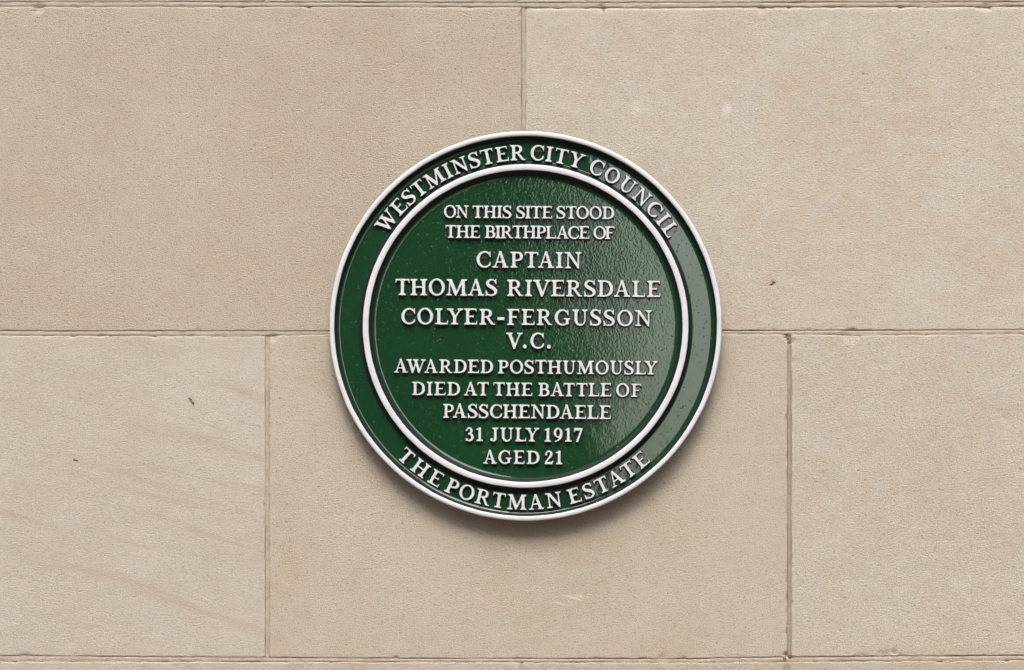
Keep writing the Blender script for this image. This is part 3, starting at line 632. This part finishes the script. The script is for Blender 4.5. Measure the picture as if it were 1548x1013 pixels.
'R':(96.6,'1.5,1 4.2,0.7 37.9,0.7 40.2,1 41.2,1.7 41.7,3.7 41.2,5.7 40.2,6.5 36.5,8.1 34.2,10.1 31,14.3 29.9,17.7 30,42.7 30.5,44.2 31.5,45.1 32.9,45.6 35.5,45.7 40.2,45.3 41.5,44.6 42.9,43.4 71.5,3.8 73.5,1.6 74.9,1 76.5,0.7 92.9,0.7 95.2,0.9 96.5,1.7 96.6,3.3 95.5,4.5 86.5,6.9 84.9,7.7 83.5,9 60.7,43 59.3,45.7 59.1,47.3 59.9,48.7 67.9,53.3 72.5,57.6 75.2,61.9 76.7,66.7 77.1,69.7 77.1,75.3 76,81 74.9,83.8 73.1,86.7 71.1,89 68.4,91.3 63.5,94.3 57.5,96.6 51.9,98 43.5,99.1 3.9,99.3 1.5,99 0.5,98.3 0,96.3 0.5,94.3 1.3,93.7 5.5,91.7 9,88.3 11.4,84.3 11.9,80.3 11.8,17.3 10.7,14 7.6,10 4.9,7.8 1.5,6.5 0.5,5.7 0,4.3 0.1,2.7 0.5,1.7;34.2,52.3 32.5,52.5 31.2,53.1 30.4,54 29.9,55.7 29.8,80.3 30.3,84 33.7,90.3 35.2,91.7 37.2,92.2 39.5,92.3 46.2,91.1 49.9,89.6 53.2,87.5 55.9,84.9 58,81.7 59.3,78.3 59.9,75 59.8,69.7 59.1,66 57.6,62.7 55.8,60 53.2,57.5 50.2,55.5 47.2,54.2 43.5,53.2'),
'S':(69.5,'1.8,-1 4.3,-0.5 8.6,2.9 10.6,3.6 11.9,3.4 16.3,1.4 19.9,0.3 28.6,-0.8 37.9,-0.4 45.7,1 52.6,3.3 57.9,6.3 62.4,10.3 65.9,15.1 67.9,19 69,22.3 69.5,25.7 69.4,29.7 68.6,33.5 67.3,37 65.3,40.9 62.9,44.3 58.3,49.5 52.9,53.7 39.1,62 27.6,68.1 23.9,70.5 21.6,72.7 19.8,75 18.6,77.3 18.1,79.7 18.5,82.7 19.8,86 21.9,88.7 24.6,90.9 28.3,92.9 31.9,94.2 35.3,94.6 39.3,94.2 46.3,92.1 48.9,90.8 50.9,89.4 60.6,73 61.9,71.6 63.3,71.6 63.9,72.5 64.2,74.3 64.2,96.7 63.9,99.3 63.2,100.3 61.9,100.6 60.9,100.2 57.6,95.7 56.6,95.1 55.6,95 54.3,95.4 50.4,97.7 47.3,99 40.3,100.9 32.6,101.6 25.5,100.7 19,98.7 13.2,95.7 8.6,91.8 4.6,86.6 2.9,83.3 1.9,80.2 1.4,77 1.5,74 2.1,70.7 3.3,67.3 4.9,64 7.3,60.5 11.3,56 16.7,51.7 41.9,37.2 46.3,34.3 49.2,31.3 51.6,28 52.6,25.3 52.9,22.3 52.3,18.7 50.5,15 48.1,12.3 44.3,9.8 39.3,7.6 34.3,6.4 29.3,6 23.3,6.6 17.6,8.2 15.3,9.5 13.5,11 11.8,13.7 4.5,30 2.9,31.5 1.3,31.5 0.3,30.4 0,28.7 0,2.7 0.4,0'),
'T':(84.1,'21.9,1 24.6,0.7 60.2,0.7 62.6,1 63.6,1.7 64.1,3.7 63.6,5.7 62.6,6.4 58.6,7.7 55.9,9.7 52.6,14 51.3,17.3 51.2,79.3 51.4,83.3 52,85 53.6,87.3 56.5,90.7 58.2,91.9 61.6,92.4 74.6,92.3 76.3,91.7 77.6,90.3 81.5,79 82.2,78.1 83.2,77.9 84,79 84.1,81.3 83.8,96 83.6,97.4 82.9,98.3 80.2,98.9 36.6,99.3 28.9,98.9 3.6,98.9 1.9,98.7 0.9,98 0.3,95.7 0,81 0.2,78.8 0.9,77.9 1.9,78.1 2.6,79 6.5,90.3 7.8,91.7 9.6,92.3 22.6,92.4 25.9,91.9 27.9,90.6 30.8,87.3 32.3,85.3 33.1,83.3 33.2,17.3 31.8,13.7 28.6,9.6 25.9,7.6 21.9,6.4 20.9,5.7 20.4,4.3 20.5,2.7 20.9,1.7'),
'U':(94.3,'43.1,-1.3 48.2,-1.6 53.5,-0.9 58.7,0.7 63.5,3 67.9,6 72.2,10.1 75.2,14.1 77.9,18.7 80.5,26 81.7,33.7 82,83 83.4,86.3 86.6,90.3 88.9,92.1 92.9,93.6 93.9,94.3 94.3,95.3 94.3,97 93.9,98.3 93.2,98.9 90.5,99.3 64.5,99.3 62.5,99 61.3,98 61,96 61.5,94.3 62.5,93.6 66.2,92.5 68.9,90.7 72,87 73.7,83.3 73.9,79.3 73.7,31.3 72.8,26.3 71.3,22 68.9,17.3 66.2,13.7 63.2,10.8 59.5,8.5 55.5,7.1 51.9,6.7 47.9,7.1 43.9,8.5 40.5,10.6 37.5,13.3 34.7,17 32.3,21.3 30.8,25.7 29.7,30.7 29.5,36 29.6,83 30.7,86 33.2,89.3 35.5,91.5 39.9,94.2 40.4,96 40.1,98 38.9,99 36.2,99.3 3.2,99.3 1.5,99 0.3,98 0,96 0.5,94.3 1.5,93.5 4.9,92.2 7.2,90.3 10.2,86.7 11.7,83.3 12,35.3 13.2,26.7 15.5,19.8 17.8,15.3 20.2,11.9 23.3,8.3 26.8,5.3 30.9,2.7 34.2,1 38.2,-0.3'),
'V':(106.3,'49.1,-2 51.8,-2.3 55.2,-2 56.5,-1.2 57.4,0.3 90.2,86.3 91.2,87.6 92.2,88.2 95.8,89.2 100.2,91.8 105.5,93.9 106.2,95 106.3,96.7 106,98 105.2,98.9 102.5,99.3 75.8,99.3 73.5,99 72.5,98.3 72,96 72.2,95 72.8,94 74.2,93.5 78.5,93.1 80.8,92.3 82.4,90.7 82.5,88.3 61.1,31.7 59.6,29 58.2,28.3 56.6,29.3 55.3,32 34.6,88.3 34.5,90.3 35.2,91.7 36.5,92.6 39.2,93.6 40.1,94.7 40.3,96.7 39.8,98.3 38.8,99 36.8,99.3 4.2,99.3 1.5,99 0.3,98 0,95.7 0.8,94 7.8,91.4 13.5,88.1 15.2,86 46.5,1.4 47.7,-1'),
'W':(146.4,'43.2,-2 49.5,-2.2 50.9,-1.7 52,-0.3 68.1,51.7 69.5,54.7 70.9,55.4 72.2,54.6 73.6,51.7 90.4,-0.3 91.5,-1.7 93.2,-2.2 97.5,-2.2 99.4,-1.3 100.9,1.6 130.3,85.7 131.2,87.1 132.5,88.2 135.9,89.2 140.2,91.8 145.5,93.9 146.1,94.7 146.4,96 145.9,98.3 144.9,99 143.2,99.3 117.2,99.3 114.9,99.1 113.5,98.3 113,96 113.2,95 113.9,94 115.2,93.5 119.9,93 122.2,92.1 123.6,90.7 123.8,88.3 104.1,32.3 102.7,29.7 101.2,28.9 99.7,30 98.4,33 81.1,88.3 81.2,90.7 82.5,92.2 84.5,93 88.9,93.6 89.9,94.3 90.4,96.7 90.2,97.7 89.5,98.7 88.5,99.1 86.5,99.3 53.9,99.3 51.5,99 50.3,98 50,95.7 50.9,93.8 56.5,91.1 60.7,88.3 62,87 62.9,85 65.3,77.7 66,74.3 65.3,70.7 54.6,35 53.4,32 52.5,31.1 51.9,30.9 50.4,31.7 49.1,34.7 33,88 32.9,90 33.5,91.3 34.5,92.2 37.2,93.5 38.2,94.7 38.4,96.7 37.9,98.3 36.5,99.1 34.2,99.3 3.9,99.3 1.9,99.1 0.9,98.7 0.2,97.7 0,96.3 0.2,95 0.8,94 6.2,91.8 12.5,88.2 13.8,87 14.5,85.7 40.9,1.1 41.8,-1'),
'Y':(99.4,'28.5,1 31.2,0.7 65.5,0.7 67.9,1 68.9,1.7 69.4,3.7 68.9,5.7 67.9,6.4 64.2,7.7 61.9,9.4 58.7,13.3 57.1,16.7 56.8,19.7 56.8,35.3 58.5,46.7 61,51.7 80.8,86.7 82.9,88.2 88.5,89.1 93.5,92 98.2,93.7 99.1,94.7 99.4,96 99.2,97.7 98.5,98.7 95.9,99.3 69.2,99.3 67.2,99.2 65.9,98.7 65.2,97.7 65,96.7 65.5,94.3 66.5,93.6 70.5,93 72.2,92.3 73.4,91 73.3,89 56.6,60.7 54.9,58.7 53.5,58.1 52.1,58.7 50.6,60.7 36.2,88.7 35.9,90 36,91.3 36.8,92.3 38.5,93.7 39.3,95 39.3,97.3 38.5,98.7 37.5,99.1 35.5,99.3 4.2,99.3 1.9,99.1 0.5,98.3 0,96 0.2,94.9 0.9,94 6.5,92.1 11.5,89.2 15.5,88.2 17.5,86.7 36.4,53 38.5,48.7 38.9,44.3 38.7,16.7 37.2,13.3 34.2,9.7 31.9,7.8 28.5,6.5 27.5,5.7 27,4.3 27.1,2.7 27.5,1.7'),
'1':(47,'3.1,1 5.8,0.7 43.5,0.7 45.8,1.1 46.8,2.3 47,4.3 46.5,5.7 45.5,6.4 41.1,7.3 38.5,9 34.8,13.3 33.2,17 33.1,95 32.8,97.3 31.4,98.7 29.1,98.9 17.1,98 16.1,97.3 14.8,94.7 13.5,93.3 1.8,88.2 0.5,87.3 0,86.3 0.2,85 1.8,84.2 11.5,84.6 13.5,84.2 14.9,83 15.5,80.3 15.3,17 13.8,13.3 10.1,9 7.5,7.3 3.1,6.4 2.1,5.7 1.6,4.3 1.7,2.7 2.1,1.7'),
'2':(61.4,'1.6,1 4.3,0.7 53.3,0.7 55.6,1.2 56.8,2.7 61.4,22 61.3,23.7 60.3,24.6 58.6,24.7 57,24 50.9,17.3 49.6,16.3 47.9,15.8 17.9,15.7 15.6,16.2 14.9,16.8 14.6,17.7 14.8,19 16.1,21 27.7,35 32.2,40 42.9,50.4 46.6,54.5 51.6,61.7 54.6,68.1 55.6,72.3 55.8,76.7 55.1,80.7 53.6,85.1 51.3,89.3 48.3,93 45.1,95.7 41.5,97.7 36.9,99.1 31.3,99.9 26.3,99.7 21.2,98.7 15.4,96.3 11.1,93.7 7.6,90.3 5.5,86.7 3.5,80.7 1.7,76.3 1.4,73.3 1.9,71 3.1,69 4.9,67.3 6.9,66.4 9.6,66.1 12.3,66.6 14.3,67.8 15.9,69.7 17.1,72.7 16.9,76 15.9,78.3 12.8,82 12.4,83 12.5,84.3 13.7,86.3 16.3,88.6 19.3,90.5 22.3,91.7 25.3,92.3 28.6,91.8 32.3,90.4 35.2,88.3 36.8,86.3 37.8,84 38.5,80.3 38.6,76.3 38.1,73 36.8,68.7 31.8,58.7 16.5,36.3 2.1,16.3 1.5,14.3 1.7,10.3 0.3,6.7 0,4.7 0.3,2.3'),
'3':(59.9,'21.8,-1 26.8,-1.2 32.5,-0.7 36.7,0 42.2,1.7 47.5,4.7 52.5,9.7 56.2,15.2 58.8,21.8 59.9,27.7 59.8,31 59.1,35.3 57.8,39 55.5,43.7 53.2,47.2 50.2,50.8 47,53.7 42.8,56.7 41.8,58.3 42.3,60.3 47.8,67.7 50.2,73.3 50.7,76.3 50.7,80 50.2,83 49.1,86 47.8,88.5 45.8,91.4 43.4,94 40.8,96 37.9,97.7 34.5,99 28.2,100.2 21.8,99.9 18.9,99 16.5,97.7 13.8,95.5 7.3,89 3.6,86 2.5,84.3 2,82.3 2.6,79.3 4.5,77.2 7.2,76.2 10.3,76.7 12.1,78 13.2,79.7 13.7,81.3 13.9,85.3 14.9,87.3 19.2,91.2 20.8,91.9 22.8,92.3 26.5,91.8 30.5,89.9 32.8,87.7 34.2,84.3 34.8,80.3 34.6,77 33.4,72 31.6,68 29.8,65.3 26.8,62.4 18.5,56.3 17.8,55 17.6,53.7 18.5,51.7 20.2,50.6 30.5,48.1 33.8,46.8 35.9,45.3 37.7,43 40.4,36.7 41.7,30 41.1,23.7 39,17.7 36.8,14 33.2,10.8 27.8,7.8 22.5,6.2 19.2,6.4 17,7.7 16.2,9 15.5,13 14.5,15.3 12.5,17.4 9.9,18.7 6.5,18.8 3.5,17.7 1.2,15.3 0,12.3 0,10 0.5,7.9 1.7,6 3.5,4.3 5.8,3.3 10.5,2.4 17.5,-0.2'),
'7':(61.7,'17,-1 19.5,-1.3 28.2,-1.2 29.8,-0.5 30.9,1 61.1,91 61.7,93.7 61.7,96.3 61.2,98 60.2,98.7 57.5,98.9 5.2,98.9 2.8,98.5 1.8,97.5 1.3,94.7 0,75.7 0.3,74 1.5,73 3.2,73.1 4.5,73.9 9.3,82.7 10.5,83.8 12.2,84.5 42.2,84.7 44.6,84 45.6,82.3 44.9,79 16.5,2.6 16,0.3 16.2,-0.3'),
'9':(62.2,'10.9,-0.7 13.3,-0.3 31.6,6.6 37.5,9.7 42.2,13 48.3,18.8 53.9,26 58.3,33.2 61.1,40.3 62.2,47.7 61.8,69 61,74.7 59.3,80.2 55.6,87 50.7,92.7 44.7,97 41.3,98.6 38,99.7 32.3,100.6 26.6,100.2 20.7,98.7 15.5,96 10.6,92.2 6.6,87.5 3.3,81.8 1.3,76.3 0.3,72 0,68.7 0,62.7 0.6,58.5 1.6,54.6 3.3,50.2 5.6,46 7.9,42.7 10.4,40 13.1,37.7 16.6,35.3 19.9,33.7 23.9,32.3 27.6,31.6 36.6,31.6 37.8,31 38.3,29.7 37.7,27.3 35.4,23.3 32.9,20 30.3,17.4 23.9,12.8 11.7,6 9.3,4.2 8.4,2.7 8.5,1 9.6,-0.2;28.6,38.6 25.9,39.8 23.2,42 20.9,45 18.7,49 17.3,53 16.1,58.3 15.6,63.3 15.6,68.7 16.2,74 17.4,79.3 18.7,83 20.9,87 23.2,90 25.9,92.2 28.6,93.4 31.6,93.6 34.3,93.1 36.9,91.5 39.6,88.9 41.8,85.7 43.6,81.7 45,77 45.9,72.7 46.2,67.7 44.8,54.3 43.4,49.7 41.4,45.7 38.6,42 35.6,39.6 32.3,38.4'),
'.':(22.7,'9.3,0.7 13.7,0.7 16,1.5 18,2.6 21,5.8 22.7,10 22.6,14.3 21.8,16.7 20.7,18.7 17.5,21.7 13.3,23.3 9,23.3 6.7,22.5 4.7,21.4 1.7,18.2 0,14 0.1,9.7 0.9,7.3 2,5.3 5.1,2.3'),
'-':(42.5,'1.6,31 4.3,30.7 38.3,30.7 40.9,31 41.9,31.7 42.5,33.3 42.3,44.7 41.3,45.9 39.3,46.3 4.3,46.3 1.6,46 0.3,44.7 0,42 0.1,33 0.6,31.7'),
}

KERN = {'AW': -22, 'WA': -22, 'AT': -14, 'TA': -12, 'LY': -22, 'PA': -16, 'TT': 2, 'AV': -18, 'V.': -22, 'C.': -3, '.C': 0, 'AC': -6, 'LA': 4,
        'DA': -6, 'AR': 0, 'YE': -6, 'OL': 0, 'RT': -3, 'TH': -2, 'LO': -6, 'TO': -6, 'IV': -4, 'VE': -10, '91': 0, '17': -2, 'TY': -4, 'ST': -2,
        'AG': -5, 'JU': 0, 'UL': -1, 'WE': -6, 'F ': -4, 'Y ': -6, 'R-': 0, '-F': 3, 'AD': -2, 'AS': 0, 'MA': -4, 'AN': 0, 'AP': 0, 'PT': -2}

def glyph_curve(ch, cap, offset, extrude, bevel, res):
    w, s = GLYPHS[ch]
    k = cap / 100.0          # drawn in photo pixels, scaled down afterwards
    c = bpy.data.curves.new('g', 'CURVE')
    c.dimensions = '2D'; c.fill_mode = 'BOTH'
    for part in s.split(';'):
        pts = [tuple(map(float, p.split(','))) for p in part.split()]
        sp = c.splines.new('POLY'); sp.points.add(len(pts) - 1); sp.use_cyclic_u = True
        for p, q in zip(sp.points, pts):
            p.co = ((q[0] - w / 2) * k, q[1] * k, 0, 1)
    c.offset = offset; c.extrude = extrude; c.bevel_depth = bevel; c.bevel_resolution = res
    o = bpy.data.objects.new('g', c)
    me = bpy.data.meshes.new_from_object(o)
    for v in me.vertices: v.co = (v.co.x * U, v.co.y * U, v.co.z * S)
    bpy.data.objects.remove(o); bpy.data.curves.remove(c)
    return me

LCACHE = {}
def letter_mesh(ch, cap):
    key = (ch, round(cap, 1))
    if key in LCACHE: return LCACHE[key]
    bm = bmesh.new()
    top = glyph_curve(ch, cap, -0.40, 2.45, 0.55, 2)      # the cast letter, rounded shoulders
    bm.from_mesh(top)
    for v in bm.verts: v.co.z += 1.9 * S                 # top at 4.9 px
    n0 = len(bm.faces)
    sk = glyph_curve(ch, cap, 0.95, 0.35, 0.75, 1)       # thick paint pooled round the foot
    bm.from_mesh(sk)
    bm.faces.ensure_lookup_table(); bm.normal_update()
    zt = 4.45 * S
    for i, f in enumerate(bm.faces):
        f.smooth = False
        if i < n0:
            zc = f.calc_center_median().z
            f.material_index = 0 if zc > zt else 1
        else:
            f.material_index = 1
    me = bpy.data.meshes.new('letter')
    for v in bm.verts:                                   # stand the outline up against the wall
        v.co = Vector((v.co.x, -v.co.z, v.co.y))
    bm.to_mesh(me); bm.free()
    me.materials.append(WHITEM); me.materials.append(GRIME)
    for m in (top, sk): bpy.data.meshes.remove(m)
    LCACHE[key] = me
    return me

def kind_of(ch):
    return 'numeral' if ch.isdigit() else {'.': 'full_stop', '-': 'hyphen'}.get(ch, 'letter')

def layout(word, cap):
    """centres of the letters with natural spacing 0, and total width (px)"""
    k = cap / 100.0
    x = 0; cs = []
    for i, ch in enumerate(word):
        w = GLYPHS[ch][0] * k
        if i: x += KERN.get(word[i - 1] + ch, 0) * k
        cs.append(x + w / 2); x += w
    return cs, x

def place(ch, cap, lx, lz, rot):
    """lx, lz: px from the plaque centre, z up; rot degrees clockwise"""
    o = bpy.data.objects.new(kind_of(ch), letter_mesh(ch, cap))
    o.location = (lx * U, -(FL - 0.15) * S, lz * U)
    o.rotation_euler = (random.uniform(-.3, .3) * R(1), R(rot) + R(random.uniform(-.5, .5)), 0)
    o.scale = (1 + random.uniform(-.012, .012), 1, 1 + random.uniform(-.012, .012))
    link(o, plaque)

TILT = 0.45
def flat_word(word, x0, x1, base, cap):
    # base: baseline row at x = 794
    cs, w = layout(word, cap)
    tr = (x1 - x0 - w) / (len(word) - 1)
    for i, (ch, c) in enumerate(zip(word, cs)):
        px = x0 + c + tr * i
        by = base + (px - 794) * math.tan(R(TILT))
        if ch == '-': pass
        place(ch, cap, px - PX0, PY0 - by + random.uniform(-.15, .15), TILT)

for args in [
    ('ON', 671, 708, 329.3, 18.6), ('THIS', 714.5, 773, 329.3, 18.6), ('SITE', 780.5, 834.5, 329.3, 18.6), ('STOOD', 841.6, 928.3, 329.3, 18.6),
    ('THE', 673.3, 725.4, 359.6, 18.9), ('BIRTHPLACE', 733, 890.8, 359.6, 18.9), ('OF', 897.4, 929, 359.6, 18.9),
    ('CAPTAIN', 720.7, 878.6, 404.2, 24.0),
    ('THOMAS', 597.7, 751.4, 447.0, 24.4), ('RIVERSDALE', 767, 998.3, 447.0, 24.4),
    ('COLYER-FERGUSSON', 606.5, 984.8, 490.8, 23.8),
    ('V.C.', 765.2, 832.4, 526.2, 23.2),
    ('AWARDED', 596, 745.2, 564.2, 20.0), ('POSTHUMOUSLY', 753, 994.2, 564.2, 20.0),
    ('DIED', 623.2, 695, 598.1, 19.9), ('AT', 701.5, 738.6, 598.1, 19.9), ('THE', 746, 804.5, 598.1, 19.9),
    ('BATTLE', 814, 924, 598.1, 19.9), ('OF', 931.6, 969.6, 598.1, 19.9),
    ('PASSCHENDAELE', 669.8, 923.2, 632.0, 20.4),
    ('31', 703.8, 729.6, 666.9, 20.4), ('JULY', 741.3, 814.5, 666.9, 20.4), ('1917', 823.2, 880.4, 666.9, 20.4),
    ('AGED', 730.8, 815.4, 701.0, 20.0), ('21', 823.8, 850, 701.0, 20.0)]:
    flat_word(*args)

def arc_word(word, a0, a1, rbase, cap, bottom=False):
    cs, w = layout(word, cap)
    rm = rbase + cap / 2 if not bottom else rbase - cap / 2
    total = R(a1 - a0) * rm
    tr = (total - w) / (len(word) - 1)
    for i, (ch, c) in enumerate(zip(word, cs)):
        a = R(a0) + (c + tr * i) / rm
        if not bottom: place(ch, cap, rbase * math.sin(a), rbase * math.cos(a) * ZS, math.degrees(a))
        else: place(ch, cap, rbase * math.sin(a), -rbase * math.cos(a) * ZS, -math.degrees(a))
for args in [('WESTMINSTER', -56.2, -0.2, 253.3, 22.8), ('CITY', 1.7, 19.4, 253.3, 22.8), ('COUNCIL', 21.9, 58.0, 253.3, 22.8)]:
    arc_word(*args)
for args in [('THE', -44.4, -28.4, 279.3, 22.6), ('PORTMAN', -26.3, 11.6, 279.3, 22.6), ('ESTATE', 14.0, 42.6, 279.3, 22.6)]:
    arc_word(*args, bottom=True)

# ------------------------------------------------------------------ what the gloss paint mirrors: ground and the houses opposite
def sheet(name, x0, x1, y0, y1, z, m):
    o = mesh_obj(name, [(x0, y0, z), (x1, y0, z), (x1, y1, z), (x0, y1, z)], [(0, 1, 2, 3)], m)
    return tag(o, kind='structure')
def ground_mat(name, col, sc=8):
    q = NT(name); n = q.noise(q.tc, sc, 4)
    q.L(q.mix(q.ramp(n, [(0.3, 0), (0.7, 1)]), tuple(x * .8 for x in col), tuple(x * 1.2 for x in col)), q.b.inputs['Base Color'])
    q.b.inputs['Roughness'].default_value = 0.9
    return q.m
sheet('road', -900, 900, -900, 900, -0.12, ground_mat('asphalt', (0.06, 0.06, 0.06)))
pav = ground_mat('paving', (0.29, 0.205, 0.125))
bmv = [(-12, -2.6, -0.125), (12, -2.6, -0.125), (12, 0.06, -0.125), (-12, 0.06, -0.125), (-12, -2.6, 0), (12, -2.6, 0), (12, 0.06, 0), (-12, 0.06, 0)]
tag(mesh_obj('pavement', bmv, [(4, 5, 6, 7), (0, 1, 5, 4), (1, 2, 6, 5), (3, 0, 4, 7), (2, 3, 7, 6)], pav), kind='structure')

BRICK = ground_mat('dark_brick', (0.06, 0.042, 0.034), 30); FRAME = plain('sash_paint', (0.12, 0.12, 0.11)); 
q = NT('window_glass'); q.b.inputs['Base Color'].default_value = (0.02, 0.022, 0.025, 1); q.b.inputs['Roughness'].default_value = 0.05; GLASS = q.m
def boxmesh(name, a, b, m, parent, loc=(0, 0, 0)):
    V = [(x, y, z) for z in (a[2], b[2]) for y in (a[1], b[1]) for x in (a[0], b[0])]
    F = [(0, 2, 3, 1), (4, 5, 7, 6), (0, 1, 5, 4), (2, 6, 7, 3), (0, 4, 6, 2), (1, 3, 7, 5)]
    return mesh_obj(name, V, F, m, parent, False, loc)
def house(x0, x1, y, h, label, cols):
    t = link(tag(bpy.data.objects.new('brick_house', None), label, 'house'))
    t.location = ((x0 + x1) / 2, y, -0.12)
    hw = (x1 - x0) / 2
    boxmesh('wall', (-hw, -9, 0), (hw, 0, h), BRICK, t)
    boxmesh('cornice', (-hw - .1, -9.1, h + .002), (hw + .1, .25, h + .35), FRAME, t)
    for fl in range(4):
        for c in range(cols):
            cx = -hw + (c + .5) * 2 * hw / cols
            fr = boxmesh('window', (-.6, 0.002, 0), (.6, .06, 1.9), FRAME, t, (cx, 0, 1.0 + fl * 3.1))
            boxmesh('pane', (-.52, 0.061, .08), (.52, .075, .92), GLASS, fr)
            boxmesh('pane', (-.52, 0.061, .98), (.52, .075, 1.82), GLASS, fr)
house(-19.0, 0.56, -14.0, 13.6, 'dark brick house across the road, left of the side street', 6)
house(4.8, 22.0, -14.0, 13.6, 'dark brick house across the road, right of the side street', 5)
